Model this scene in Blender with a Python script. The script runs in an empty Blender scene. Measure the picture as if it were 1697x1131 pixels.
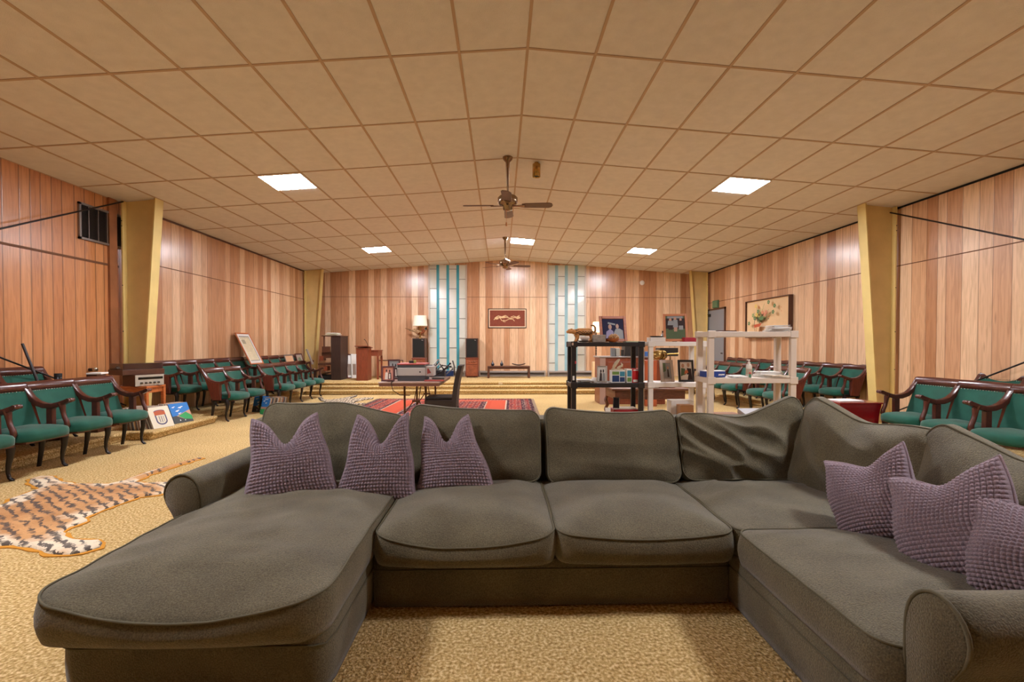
import bpy, math, random
import numpy as np
from mathutils import Vector, Matrix, Euler, noise

random.seed(7)
LAMP = 134.0; EXPO = 0.0
R = math.radians
S = bpy.context.scene
COL = S.collection

# ---------------------------------------------------------------- camera
FPX = 771.0; CX, CY = 848.5, 584.5; EYE = 1.30
YAW = math.atan(18.5/771.0); PIT = R(1.0)
_c, _s, _cp, _sp = math.cos(YAW), math.sin(YAW), math.cos(PIT), math.sin(PIT)
_FW = Vector((_s*_cp, _c*_cp, -_sp)); _RT = Vector((_c, -_s, 0)); _UP = Vector((_s*_sp, _c*_sp, _cp))

def at(px, py, X=None, Y=None, Z=None):
    """world point of a photograph pixel on the plane X=, Y= or Z= (measuring the photo)"""
    d = _FW + _RT*((px-CX)/FPX) + _UP*((CY-py)/FPX)
    t = X/d.x if X is not None else Y/d.y if Y is not None else (Z-EYE)/d.z
    return Vector((d.x*t, d.y*t, d.z*t+EYE))

cam = bpy.data.cameras.new('camera')
cam_ob = bpy.data.objects.new('camera', cam); COL.objects.link(cam_ob)
cam_ob.location = (0, 0, EYE); cam_ob.rotation_euler = (R(90)-PIT, 0, -YAW)
cam.sensor_fit = 'HORIZONTAL'; cam.sensor_width = 36.0; cam.lens = 36.0*FPX/1697.0
cam.shift_y = (CY-565.5)/1697.0; cam.clip_start = 0.05; cam.clip_end = 100
S.camera = cam_ob

# ---------------------------------------------------------------- materials
def C(h):
    h = h.lstrip('#'); v = [int(h[i:i+2], 16)/255 for i in (0, 2, 4)]
    return tuple(x/12.92 if x <= .04045 else ((x+.055)/1.055)**2.4 for x in v)+(1,)

_mats = {}
def mat(name, col, rough=.6, metal=0, spec=.5, emit=None, estr=0, bump=0, bscale=60, var=0, vscale=6, stretch=None, sheen=0, coat=0, alpha=None):
    if name in _mats: return _mats[name]
    m = bpy.data.materials.new(name); m.use_nodes = True
    nt = m.node_tree; b = nt.nodes['Principled BSDF']
    c = C(col) if isinstance(col, str) else tuple(col)+(1,)*(4-len(col))
    b.inputs['Base Color'].default_value = c
    b.inputs['Roughness'].default_value = rough; b.inputs['Metallic'].default_value = metal
    b.inputs['Specular IOR Level'].default_value = spec
    if sheen: b.inputs['Sheen Weight'].default_value = sheen; b.inputs['Sheen Roughness'].default_value = .4
    if coat: b.inputs['Coat Weight'].default_value = coat; b.inputs['Coat Roughness'].default_value = .15
    if emit: b.inputs['Emission Color'].default_value = C(emit); b.inputs['Emission Strength'].default_value = estr
    if var or bump:
        tc = nt.nodes.new('ShaderNodeTexCoord'); mp = nt.nodes.new('ShaderNodeMapping')
        nt.links.new(tc.outputs['Object'], mp.inputs['Vector'])
        if stretch: mp.inputs['Scale'].default_value = stretch
    if var:
        n = nt.nodes.new('ShaderNodeTexNoise'); n.inputs['Scale'].default_value = vscale; n.inputs['Detail'].default_value = 4
        nt.links.new(mp.outputs[0], n.inputs['Vector'])
        r = nt.nodes.new('ShaderNodeValToRGB'); e = r.color_ramp.elements
        e[0].position = .3; e[1].position = .7
        e[0].color = tuple(x*(1-var) for x in c[:3])+(1,); e[1].color = tuple(min(1, x*(1+var)) for x in c[:3])+(1,)
        nt.links.new(n.outputs['Fac'], r.inputs[0]); nt.links.new(r.outputs[0], b.inputs['Base Color'])
    if bump:
        n2 = nt.nodes.new('ShaderNodeTexNoise'); n2.inputs['Scale'].default_value = bscale; n2.inputs['Detail'].default_value = 3
        nt.links.new(mp.outputs[0], n2.inputs['Vector'])
        bp = nt.nodes.new('ShaderNodeBump'); bp.inputs['Strength'].default_value = bump; bp.inputs['Distance'].default_value = .01
        nt.links.new(n2.outputs['Fac'], bp.inputs['Height']); nt.links.new(bp.outputs[0], b.inputs['Normal'])
    _mats[name] = m
    return m

def mix_rgb(nt, fac, a, b, blend='MIX'):
    n = nt.nodes.new('ShaderNodeMix'); n.data_type = 'RGBA'; n.blend_type = blend
    for inp, v in ((n.inputs[0], fac), (n.inputs[6], a), (n.inputs[7], b)):
        if hasattr(v, 'is_linked') or hasattr(v, 'links'): nt.links.new(v, inp)
        else: inp.default_value = v
    return n.outputs[2]

def math_n(nt, op, a, b=0.0, clamp=False):
    n = nt.nodes.new('ShaderNodeMath'); n.operation = op; n.use_clamp = clamp
    for i, v in enumerate((a, b)):
        if hasattr(v, 'links'): nt.links.new(v, n.inputs[i])
        else: n.inputs[i].default_value = v
    return n.outputs[0]

def ramp(nt, fac, stops, const=False):
    r = nt.nodes.new('ShaderNodeValToRGB'); cr = r.color_ramp
    if const: cr.interpolation = 'CONSTANT'
    while len(cr.elements) < len(stops): cr.elements.new(.5)
    for e, (p, c) in zip(cr.elements, stops):
        e.position = p; e.color = C(c) if isinstance(c, str) else tuple(c)+(1,)*(4-len(c))
    nt.links.new(fac, r.inputs[0])
    return r.outputs[0]

def plank_material(name, axis, stops, density, groove, seed, rough=.3):
    m = bpy.data.materials.new(name); m.use_nodes = True
    nt = m.node_tree; b = nt.nodes['Principled BSDF']; N = nt.nodes.new; L = nt.links.new
    tc = N('ShaderNodeTexCoord'); sp = N('ShaderNodeSeparateXYZ'); L(tc.outputs['Object'], sp.inputs[0])
    s = sp.outputs['XYZ'.index(axis)]; z = sp.outputs[2]
    w = math_n(nt, 'ADD', math_n(nt, 'MULTIPLY', s, density), seed)
    v = N('ShaderNodeTexVoronoi'); v.voronoi_dimensions = '1D'; v.inputs['Scale'].default_value = 1; L(w, v.inputs['W'])
    v.inputs['Randomness'].default_value = .85
    d = N('ShaderNodeTexVoronoi'); d.voronoi_dimensions = '1D'; d.feature = 'DISTANCE_TO_EDGE'; d.inputs['Scale'].default_value = 1; L(w, d.inputs['W'])
    d.inputs['Randomness'].default_value = .85
    hs = N('ShaderNodeSeparateColor'); L(v.outputs['Color'], hs.inputs[0])
    tone = ramp(nt, hs.outputs[0], stops)
    cmb = N('ShaderNodeCombineXYZ')
    L(math_n(nt, 'ADD', math_n(nt, 'MULTIPLY', s, 26), math_n(nt, 'MULTIPLY', hs.outputs[1], 60)), cmb.inputs[0])
    L(math_n(nt, 'MULTIPLY', z, 1.6), cmb.inputs[1])
    g = N('ShaderNodeTexNoise'); g.inputs['Scale'].default_value = 1; g.inputs['Detail'].default_value = 6; g.inputs['Distortion'].default_value = 1.4
    L(cmb.outputs[0], g.inputs['Vector'])
    grain = ramp(nt, g.outputs['Fac'], [(.3, (.80, .74, .68)), (.6, (1.06, 1.05, 1.04))])
    c1 = mix_rgb(nt, 1.0, tone, grain, 'MULTIPLY')
    cm2 = N('ShaderNodeCombineXYZ')
    L(math_n(nt, 'ADD', math_n(nt, 'MULTIPLY', s, 7), math_n(nt, 'MULTIPLY', hs.outputs[2], 40)), cm2.inputs[0]); L(math_n(nt, 'MULTIPLY', z, 1.1), cm2.inputs[1])
    kv = N('ShaderNodeTexVoronoi'); kv.inputs['Scale'].default_value = 1; L(cm2.outputs[0], kv.inputs['Vector'])
    kfac = ramp(nt, kv.outputs['Distance'], [(.03, (1, 1, 1)), (.11, (0, 0, 0))])
    c2 = mix_rgb(nt, math_n(nt, 'MULTIPLY', kfac, .45), c1, C('#6d4526'))
    gf = ramp(nt, d.outputs['Distance'], [(groove*.4, (1, 1, 1)), (groove, (0, 0, 0))])
    c3 = mix_rgb(nt, math_n(nt, 'MULTIPLY', gf, .62), c2, C('#5a3820'))
    L(c3, b.inputs['Base Color'])
    b.inputs['Roughness'].default_value = rough; b.inputs['Specular IOR Level'].default_value = .5
    b.inputs['Coat Weight'].default_value = .6; b.inputs['Coat Roughness'].default_value = .22
    n2 = N('ShaderNodeTexNoise'); n2.inputs['Scale'].default_value = 3.0; L(tc.outputs['Object'], n2.inputs['Vector'])
    hgt = math_n(nt, 'SUBTRACT', math_n(nt, 'ADD', n2.outputs['Fac'], math_n(nt, 'MULTIPLY', g.outputs['Fac'], .12)), math_n(nt, 'MULTIPLY', gf, .25))
    bp = N('ShaderNodeBump'); bp.inputs['Strength'].default_value = .35; bp.inputs['Distance'].default_value = .012
    L(hgt, bp.inputs['Height']); L(bp.outputs[0], b.inputs['Normal'])
    return m

STOPS = [(.0, '#c0906a'), (.25, '#b17e57'), (.45, '#d5ab85'), (.65, '#e8c8a4'), (1.0, '#c79974')]
STOPS_OLD = [(.0, '#b97b4e'), (.5, '#c38656'), (1.0, '#cb9162')]
M_WALLX = plank_material('plank_panelling_back', 'X', STOPS, 5.2, .03, 3.3)
M_WALLY = plank_material('plank_panelling_side', 'Y', STOPS, 5.0, .03, 11.7)
M_WALLR = plank_material('plank_panelling_opposite', 'Y', STOPS, 4.8, .03, 47.1)
M_WALLO = plank_material('plank_panelling_older', 'Y', STOPS_OLD, 6.5, .07, 5.2, .28)

def carpet_material(name, c1, c2, c3):
    m = bpy.data.materials.new(name); m.use_nodes = True
    nt = m.node_tree; b = nt.nodes['Principled BSDF']; N = nt.nodes.new; L = nt.links.new
    tc = N('ShaderNodeTexCoord')
    v = N('ShaderNodeTexVoronoi'); v.inputs['Scale'].default_value = 85; L(tc.outputs['Object'], v.inputs['Vector'])
    n = N('ShaderNodeTexNoise'); n.inputs['Scale'].default_value = 70; n.inputs['Detail'].default_value = 3; L(tc.outputs['Object'], n.inputs['Vector'])
    n1 = N('ShaderNodeTexNoise'); n1.inputs['Scale'].default_value = 1.1; n1.inputs['Detail'].default_value = 4; L(tc.outputs['Object'], n1.inputs['Vector'])
    col = ramp(nt, n.outputs['Fac'], [(.32, c1), (.5, c2), (.68, c3)])
    big = ramp(nt, n1.outputs['Fac'], [(.3, (.9, .89, .87)), (.7, (1.05, 1.05, 1.05))])
    L(mix_rgb(nt, 1.0, col, big, 'MULTIPLY'), b.inputs['Base Color'])
    b.inputs['Roughness'].default_value = .95; b.inputs['Specular IOR Level'].default_value = .1
    h = math_n(nt, 'ADD', math_n(nt, 'MULTIPLY', v.outputs['Distance'], -.7), n.outputs['Fac'])
    bp = N('ShaderNodeBump'); bp.inputs['Strength'].default_value = .8; bp.inputs['Distance'].default_value = .012
    L(h, bp.inputs['Height']); L(bp.outputs[0], b.inputs['Normal'])
    return m
M_CARPET = carpet_material('gold_carpet', '#9a7b47', '#cbab70', '#f0d9a6')

def fabric_material(name, c, weave=420, var=.18):
    m = bpy.data.materials.new(name); m.use_nodes = True
    nt = m.node_tree; b = nt.nodes['Principled BSDF']; N = nt.nodes.new; L = nt.links.new
    tc = N('ShaderNodeTexCoord')
    n = N('ShaderNodeTexNoise'); n.inputs['Scale'].default_value = weave; n.inputs['Detail'].default_value = 2; L(tc.outputs['Object'], n.inputs['Vector'])
    n1 = N('ShaderNodeTexNoise'); n1.inputs['Scale'].default_value = 5; n1.inputs['Detail'].default_value = 5; L(tc.outputs['Object'], n1.inputs['Vector'])
    cc = C(c)
    k = lambda f: tuple(x*f for x in cc[:3])
    col = ramp(nt, n.outputs['Fac'], [(.3, k(.62)), (.7, k(1.3))])
    big = ramp(nt, n1.outputs['Fac'], [(.3, (1-var,)*3), (.7, (1+var, 1+var, 1+var*.9))])
    L(mix_rgb(nt, 1.0, col, big, 'MULTIPLY'), b.inputs['Base Color'])
    b.inputs['Roughness'].default_value = .9; b.inputs['Specular IOR Level'].default_value = .15
    b.inputs['Sheen Weight'].default_value = .25; b.inputs['Sheen Roughness'].default_value = .5
    bp = N('ShaderNodeBump'); bp.inputs['Strength'].default_value = .6; bp.inputs['Distance'].default_value = .006
    L(n.outputs['Fac'], bp.inputs['Height']); L(bp.outputs[0], b.inputs['Normal'])
    return m
M_SOFA = fabric_material('olive_chenille', '#625b46', 190, .18)
M_PIPE = mat('olive_piping', '#5e5843', .9, bump=.3, bscale=300)
M_PURPLE = fabric_material('mauve_waffle', '#9a8891', 500, .06)
M_VELVET = mat('green_velvet', '#1f5546', .75, spec=.2, sheen=.3, var=.16, vscale=9, bump=.15, bscale=260)
M_MAHOG = mat('mahogany', '#4c2219', .28, var=.28, vscale=5, stretch=(3, 18, 3), coat=.3)
M_MAHOG2 = mat('red_mahogany_panel', '#5e2a1d', .35, var=.3, vscale=4, stretch=(14, 3, 2), coat=.2)
M_IRON = mat('dark_iron', '#1c1412', .35, metal=.3, spec=.5)
M_BRASS = mat('brass', '#b08d50', .25, metal=1)
M_NAIL = mat('nail_heads', '#b9b1a0', .3, metal=1)
M_YELLOW = mat('mustard_paint', '#d8c07a', .5, var=.06, vscale=4)
M_CEIL = mat('ceiling_tile', '#dcd5d0', .95, spec=.1, var=.045, vscale=9, bump=.35, bscale=120)
M_TBAR = mat('ceiling_grid_bar', '#b89b80', .6)
M_DARK = mat('plain_black', '#0d0c0b', .8)  # plain black for trim, spotlight recess, canister lid and pedal board
M_SEAM = mat('seam_strip', '#6b4428', .7)
M_WHITEP = mat('white_plastic', '#e4ddd3', .45)
M_BEIGEP = mat('beige_plastic', '#d3c5b5', .5)
M_BLACKP = mat('black_plastic', '#26211f', .42)
M_PAPER = mat('white_paper', '#eceae4', .85)
M_PAPER2 = mat('cream_paper', '#e2d7c2', .85)
M_STEEL = mat('grey_metal', '#8d8580', .4, metal=.7)
M_ORANGEW = mat('orange_wood', '#b2622f', .4, var=.2, vscale=5, stretch=(3, 16, 16))
M_WALNUT = mat('walnut', '#53301f', .4, var=.25, vscale=5, stretch=(4, 14, 14))
M_REDWOOD = mat('red_brown_wood', '#7d3d25', .38, var=.2, vscale=4, stretch=(12, 12, 2))
M_CLOTHBLK = mat('speaker_cloth', '#14130f', .9, bump=.3, bscale=300)

# ---------------------------------------------------------------- mesh helpers
class MB:
    def __init__(s): s.v = []; s.f = []; s.mi = []; s.sm = []; s.m = 0
    def add(s, verts, faces, smooth=False):
        o = len(s.v); s.v += [tuple(p) for p in verts]
        for f in faces: s.f.append(tuple(i+o for i in f)); s.mi.append(s.m); s.sm.append(smooth)
        return s
    def box(s, c, d, rot=None):
        x, y, z = d[0]/2, d[1]/2, d[2]/2
        vs = [Vector((i*x, j*y, k*z)) for k in (-1, 1) for j in (-1, 1) for i in (-1, 1)]
        if rot is not None:
            q = Euler(rot).to_matrix(); vs = [q@p for p in vs]
        cc = Vector(c)
        return s.add([p+cc for p in vs], [(0, 2, 3, 1), (4, 5, 7, 6), (0, 1, 5, 4), (2, 6, 7, 3), (0, 4, 6, 2), (1, 3, 7, 5)])
    def span(s, a, b):
        return s.box([(a[i]+b[i])/2 for i in range(3)], [abs(b[i]-a[i]) for i in range(3)])
    def prism(s, poly, t, to3):
        """poly 2d list, extruded 0..t ; to3(u, v, w) -> 3d"""
        n = len(poly)
        a = [to3(u, v, 0) for u, v in poly]; b = [to3(u, v, t) for u, v in poly]
        return s.add(a+b, [tuple(range(n))[::-1], tuple(range(n, 2*n))]+[(i, (i+1) % n, n+(i+1) % n, n+i) for i in range(n)])
    def lathe(s, prof, c=(0, 0, 0), n=20, mtx=None, smooth=True):
        vs = []; fs = []; c = Vector(c)
        for r, z in prof:
            for k in range(n):
                a = 2*math.pi*k/n; p = Vector((r*math.cos(a), r*math.sin(a), z))
                vs.append((mtx@p if mtx is not None else p)+c)
        for i in range(len(prof)-1):
            for k in range(n):
                fs.append((i*n+k, i*n+(k+1) % n, (i+1)*n+(k+1) % n, (i+1)*n+k))
        s.add(vs, fs, smooth)
        if prof[0][0] > 1e-4: s.add(vs[:n], [tuple(range(n))[::-1]])
        if prof[-1][0] > 1e-4: s.add(vs[-n:], [tuple(range(n))])
        return s
    def tube(s, pts, r, n=8, closed=False, smooth=True, flat=1.0):
        pts = [Vector(p) for p in pts]; N = len(pts); vs = []; fs = []
        up = None
        for i, p in enumerate(pts):
            if closed: t = pts[(i+1) % N]-pts[i-1]
            else: t = pts[min(i+1, N-1)]-pts[max(i-1, 0)]
            if t.length < 1e-9: t = Vector((0, 0, 1))
            t.normalize()
            if up is None:
                up = Vector((0, 0, 1)) if abs(t.z) < .9 else Vector((0, 1, 0))
            a = up-t*up.dot(t)
            if a.length < 1e-6: a = t.orthogonal()
            a.normalize(); b = t.cross(a); up = a
            rr = r[i] if isinstance(r, (list, tuple)) else r
            for k in range(n):
                th = 2*math.pi*k/n
                vs.append(p+a*rr*math.cos(th)+b*rr*flat*math.sin(th))
        for i in range(N if closed else N-1):
            j = (i+1) % N
            for k in range(n):
                fs.append((i*n+k, i*n+(k+1) % n, j*n+(k+1) % n, j*n+k))
        s.add(vs, fs, smooth)
        if not closed:
            s.add(vs[:n], [tuple(range(n))[::-1]]); s.add(vs[-n:], [tuple(range(n))])
        return s
    def cyl(s, a, b, r, n=12, r2=None): return s.tube([a, b], [r, r if r2 is None else r2], n)
    def ball(s, c, r, n=12, m=8, sc=(1, 1, 1), rot=None):
        prof = []; vs = []; fs = []; c = Vector(c); q = Euler(rot).to_matrix() if rot else Matrix.Identity(3)
        for i in range(m+1):
            ph = -math.pi/2+math.pi*i/m
            for k in range(n):
                th = 2*math.pi*k/n
                vs.append(q@Vector((r*sc[0]*math.cos(ph)*math.cos(th), r*sc[1]*math.cos(ph)*math.sin(th), r*sc[2]*math.sin(ph)))+c)
        for i in range(m):
            for k in range(n): fs.append((i*n+k, i*n+(k+1) % n, (i+1)*n+(k+1) % n, (i+1)*n+k))
        return s.add(vs, fs, True)
    def grid(s, P, smooth=True, wrap=False):
        """P: list of rows of points"""
        n = len(P); m = len(P[0]); vs = [p for r in P for p in r]; fs = []
        for i in range(n-1):
            for j in range(m if wrap else m-1):
                k = (j+1) % m
                fs.append((i*m+j, i*m+k, (i+1)*m+k, (i+1)*m+j))
        return s.add(vs, fs, smooth)
    def build(s, name, mats, parent=None, bevel=0, world=False, sub=0, seg=2, loc=None):
        me = bpy.data.meshes.new(name)
        v = s.v
        if world and parent is not None:
            w = wloc(parent); v = [(p[0]-w[0], p[1]-w[1], p[2]-w[2]) for p in v]
        me.from_pydata(v, [], s.f)
        if not isinstance(mats, (list, tuple)): mats = [mats]
        for m in mats: me.materials.append(m)
        me.polygons.foreach_set('material_index', s.mi); me.polygons.foreach_set('use_smooth', s.sm)
        me.update()
        o = bpy.data.objects.new(name, me); COL.objects.link(o)
        if parent is not None: o.parent = parent
        if loc is not None: o.location = loc
        if bevel:
            b = o.modifiers.new('bevel', 'BEVEL'); b.width = bevel; b.segments = seg; b.limit_method = 'ANGLE'; b.angle_limit = R(40)
            try: b.harden_normals = False
            except Exception: pass
        if sub:
            m = o.modifiers.new('subsurf', 'SUBSURF'); m.levels = sub; m.render_levels = sub
        return o

def wloc(o):
    w = Vector((0, 0, 0))
    while o is not None: w = w+o.location; o = o.parent
    return w
def tag(o, label=None, cat=None, group=None, kind=None):
    if label: o['label'] = label
    if cat: o['category'] = cat
    if group: o['group'] = group
    if kind: o['kind'] = kind
    return o
def thing(name, label, cat, loc=(0, 0, 0), rot=(0, 0, 0), group=None):
    o = bpy.data.objects.new(name, None); COL.objects.link(o)
    o.empty_display_size = .1
    o.location = loc; o.rotation_euler = rot if isinstance(rot, (tuple, list)) else (0, 0, rot)
    return tag(o, label, cat, group)
def struct(o): o['kind'] = 'structure'; return o
def copy_tree(o, parent=None):
    c = o.copy(); COL.objects.link(c)
    if parent is not None: c.parent = parent
    for ch in list(o.children): copy_tree(ch, c)
    return c

# ---------------------------------------------------------------- room shell
XL, XR, YB, YF = -5.86, 6.34, 14.6, -5.2
XC, ZR, SL = .24, 3.95, .0755
def zc(x): return ZR-SL*abs(x-XC)
T = .12
b = MB(); b.span((XL-T, YF-T, -.1), (XR+T, YB+T, 0)); struct(b.build('floor', M_CARPET))
def side_wall(name, x0, x1, y0, y1, m):
    return struct(MB().span((x0, y0, -.05), (x1, y1, zc(XL)+.06)).build(name, m))
side_wall('wall_left', XL-T, XL, YF, 7.36, M_WALLO)
side_wall('wall_left', XL-T, XL, 7.36, YB, M_WALLY)
side_wall('wall_right', XR, XR+T, YF, YB, M_WALLR)
def gable(name, y0, y1, m):
    poly = [(XL-T, -.05), (XR+T, -.05), (XR+T, zc(XR)+.06), (XC, ZR+.06), (XL-T, zc(XL)+.06)]
    return struct(MB().prism(poly, y1-y0, lambda u, v, w: (u, y0+w, v)).build(name, m))
gable('wall_back', YB, YB+T, M_WALLX)
gable('wall_rear', YF-T, YF, M_WALLX)
b = MB()
for xa, xb in ((XL-T, XC), (XC, XR+T)):
    za, zb = ZR-SL*abs(xa-XC), ZR-SL*abs(xb-XC)
    b.prism([(xa, za), (xb, zb), (xb, zb+.1), (xa, za+.1)], YB-YF+2*T, lambda u, v, w: (u, YF-T+w, v))
struct(b.build('ceiling', M_CEIL))
b = MB()                                     # suspended ceiling grid bars
k = -10
while k <= 10:
    x = XC+.61*k
    if XL < x < XR: b.box((x, (YB+YF)/2, zc(x)-.002), (.026, YB-YF, .008), (0, (SL if x > XC else -SL if x < XC else 0), 0))
    k += 1
y = 4.2-1.22*8
while y < YB:
    if y > YF:
        for xa, xb in ((XL, XC), (XC, XR)):
            za, zb = zc(xa), zc(xb)
            b.prism([(xa, za-.006), (xb, zb-.006), (xb, zb+.004), (xa, za+.004)], .026, lambda u, v, w: (u, y-.013+w, v))
    y += 1.22
struct(b.build('trim_1', M_TBAR))
def seam(name, a, c): return struct(MB().span(a, c).build(name, M_SEAM))
seam('trim_2', (XL, YF, 2.475), (XL+.008, 7.3, 2.505))
seam('trim_3', (XL, 7.4, 2.635), (XL+.004, YB, 2.648))
seam('trim_4', (XR-.004, YF, 2.545), (XR, YB, 2.558))
seam('trim_5', (XL, YB-.004, 2.772), (XR, YB, 2.784))
struct(MB().span((XL, 7.1, 0), (XL+.035, 7.24, zc(XL))).build('trim_6', mat('dark_batten', '#94603e', .4, var=.2, vscale=4)))
struct(MB().span((XL, 14.56, zc(XL)-.03), (XL+.03, 7.4, zc(XL)-.004)).build('trim_7', M_WALNUT))
struct(MB().span((XR-.012, YB, zc(XR)-.03), (XR, YF, zc(XR)-.004)).build('trim_8', M_DARK))

# stage, steps and platforms (all carpeted)
def bull(name, a, c, lip=None):
    b = MB(); a = list(a); c = list(c)
    if lip:                                   # rounded nosing that overhangs the riser
        ax, sg = lip; h = c[2]-a[2]
        la, lc = list(a), list(c); la[2] = c[2]-.05
        b.span(la, lc)
        (a if sg < 0 else c)[ax] -= sg*.035
        c[2] -= .02
    b.span(a, c)
    return struct(b.build(name, M_CARPET, bevel=.022, seg=3))
XS = -5.0
bull('step', (XS, 12.0, 0), (5.25, YB, .115), (1, -1))
bull('step', (XS, 12.22, .1), (5.25, YB, .21), (1, -1))
bull('stage', (XS, 12.44, .2), (5.6, YB, .29), (1, -1))
bull('platform', (XL, 6.5, 0), (-5.02, YB, .12), (0, 1))
bull('platform', (XL, YF+.2, 0), (-5.02, 6.45, .125), (0, 1))
bull('platform', (-5.3, 6.38, 0), (-4.70, 7.83, .115), (0, 1))
bull('platform', (5.42, YF+.2, 0), (XR, 12.6, .05))

# tapered steel columns of the roof frames
def column(label, side, y, xw):
    """side +1: stands at the left wall, flange faces +X"""
    t = thing('steel_column', label, 'column', (xw, y, 0), 0, 'tapered yellow steel columns'); 
    zt = zc(xw)+.0
    d0, d1 = .245, .50                 # depth of the section at floor and ceiling
    w = .17; ft = .02
    b = MB().span((0 if side > 0 else -ft, -w/2, 0), (ft if side > 0 else 0, w/2, zt-.01)); b.build('outer_flange', M_YELLOW, t)
    b = MB(); z1 = zc(xw+side*d1)
    b.prism([(side*d0, 0), (side*d1, z1), (side*(d1+ft), z1), (side*(d0+ft), 0)], w, lambda u, v, q: (u, -w/2+q, v)); b.build('inner_flange', M_YELLOW, t)
    b = MB(); b.prism([(side*ft, 0), (side*d0, 0), (side*d1, z1), (side*ft, zt-.01)], .012, lambda u, v, q: (u, -.006+q, v)); b.build('web', mat('mustard_paint_web', '#d6bc80', .55, var=.08, vscale=3), t)
    b = MB()
    for zz in (3.1, 3.18, 2.2, 1.5, .9): b.ball((side*.012, -w/2-.003, zz), .008, 8, 6)
    b.build('bolt', M_IRON, t)
    return t
column('tapered mustard steel column behind the record player, beside the wall vent', 1, 7.33, -5.77)
column('tapered mustard steel column at the stage corner beside the organ', 1, 13.98, -5.80)
column('tapered mustard steel column behind the red lacquer chest', -1, 7.33, 6.27)
column('tapered mustard steel column at the stage corner beside the grey door', -1, 14.05, 6.27)
# ---------------------------------------------------------------- ceiling fixtures
M_LENS = mat('lit_lens', '#ffffff', .5, emit='#f6f6ff', estr=LAMP)
def ceiling_light(x, y, label):
    t = thing('ceiling_light', label, 'ceiling light', (x, y, zc(x)-.006), (0, (SL if x > XC else -SL), 0), 'square ceiling lights')
    b = MB()
    for a, c in (((-.305, -.305, -.014), (-.29, .305, 0)), ((.29, -.305, -.014), (.305, .305, 0)), ((-.29, -.305, -.014), (.29, -.29, 0)), ((-.29, .29, -.014), (.29, .305, 0))): b.span(a, c)
    b.build('frame', M_WHITEP, t)
    MB().span((-.29, -.29, -.010), (.29, .29, -.002)).build('diffuser', M_LENS, t)
XA, XBm = XC-.61*5.5, XC+.61*5.5
ceiling_light(XA, 6.95, 'lit square ceiling panel above the seats by the vent, larger of the two there')
ceiling_light(XBm, 6.95, 'lit square ceiling panel on the flower painting side, larger one')
ceiling_light(XA, 11.83, 'lit square ceiling panel farther off, above the organ and lectern')
ceiling_light(XBm, 11.83, 'lit square ceiling panel farther off, before the wall with the smoke detector')
ceiling_light(XC+.305, 11.83, 'lit square ceiling panel in the middle, beside the farther ceiling fan')
for x in (XA, XBm):
    ceiling_light(x, 2.07, 'lit square ceiling panel overhead beside the sofa, above the %s' % ('chaise' if x < 0 else 'rolled arm'))

M_FANMET = mat('fan_bronze', '#8f7a63', .27, metal=1)
M_BLADE = mat('fan_blade_wood', '#5c3b2d', .4, var=.2, vscale=6)
def fan(loc, zm, rot, nb, label):
    x, y = loc
    t = thing('ceiling_fan', label, 'ceiling fan', (x, y, 0), 0, 'ceiling fans')
    MB().lathe([(.012, zm+.1), (.03, zc(x)-.075), (.065, zc(x)-.035), (.072, zc(x)-.005)], n=24).build('canopy', M_FANMET, t)
    MB().cyl((0, 0, zm+.08), (0, 0, zc(x)-.05), .011).build('downrod', M_FANMET, t)
    MB().lathe([(.02, zm+.12), (.045, zm+.095), (.115, zm+.07), (.14, zm+.045), (.14, zm-.02), (.12, zm-.05), (.07, zm-.06), (.065, zm-.12), (.03, zm-.135), (0.001, zm-.137)], n=28).build('motor_housing', M_FANMET, t)
    for k in range(nb):
        a = rot+2*math.pi*k/nb
        q = Matrix.Rotation(a, 3, 'Z')@Matrix.Rotation(R(-11), 3, 'X')
        out = [(.2, -.045), (.25, -.06), (.58, -.07), (.62, -.05), (.635, 0), (.62, .05), (.58, .07), (.25, .06), (.2, .045)]
        b = MB(); b.prism(out, .008, lambda u, v, w: tuple(q@Vector((u, v, w))+Vector((0, 0, zm-.065))))
        bl = b.build('blade', M_BLADE, t)
        b = MB(); b.prism([(.06, -.012), (.16, -.02), (.24, -.04), (.24, .04), (.16, .02), (.06, .012)], .01, lambda u, v, w: tuple(q@Vector((u, v, w-.008))+Vector((0, 0, zm-.065))))
        b.build('blade_bracket', M_FANMET, bl)
    b = MB(); b.cyl((-.02, -.03, zm-.13), (-.02, -.03, zm-.30), .0035, 6); b.lathe([(.003, zm-.36), (.011, zm-.35), (.009, zm-.31), (.003, zm-.30)], (-.02, -.03, 0), 10)
    b.build('pull_chain', mat('pull_wood', '#b0763f', .5), t)
fan((.098, 6.6), 3.32, R(-3), 4, 'four bladed bronze ceiling fan on a long rod, the nearer one')
fan((.11, 11.5), 3.30, R(8), 5, 'bronze ceiling fan hung farther off before the panelled stage wall')

b = MB(); p = at(889, 278, Y=6.75)
zt = zc(p.x)
b.lathe([(.058, zt-.03), (.058, zt-.21), (.05, zt-.21), (.05, zt-.19), (.001, zt-.19)], (p.x, p.y, 0), 24)
t = thing('ceiling_spotlight', 'brass can spotlight fixed on the ceiling beside the nearer fan', 'spotlight', (p.x, p.y, 0))
b.build('can', M_BRASS, t, world=True)
MB().lathe([(.03, zt-.032), (.03, zt-.004)], (p.x, p.y, 0), 16).build('mount', M_BRASS, t, world=True)
MB().lathe([(.048, zt-.195), (.001, zt-.175)], (p.x, p.y, 0), 16).build('bulb_recess', M_DARK, t, world=True)

b = MB().lathe([(.075, 0), (.075, .02), (.05, .035), (.001, .037)], mtx=Matrix.Rotation(R(90), 3, 'X'), n=20)
p = at(1064, 469, Y=YB-.002); o = b.build('smoke_detector', M_WHITEP); o.location = p
tag(o, 'round white smoke detector high on the panelled stage wall', 'smoke detector')

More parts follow.
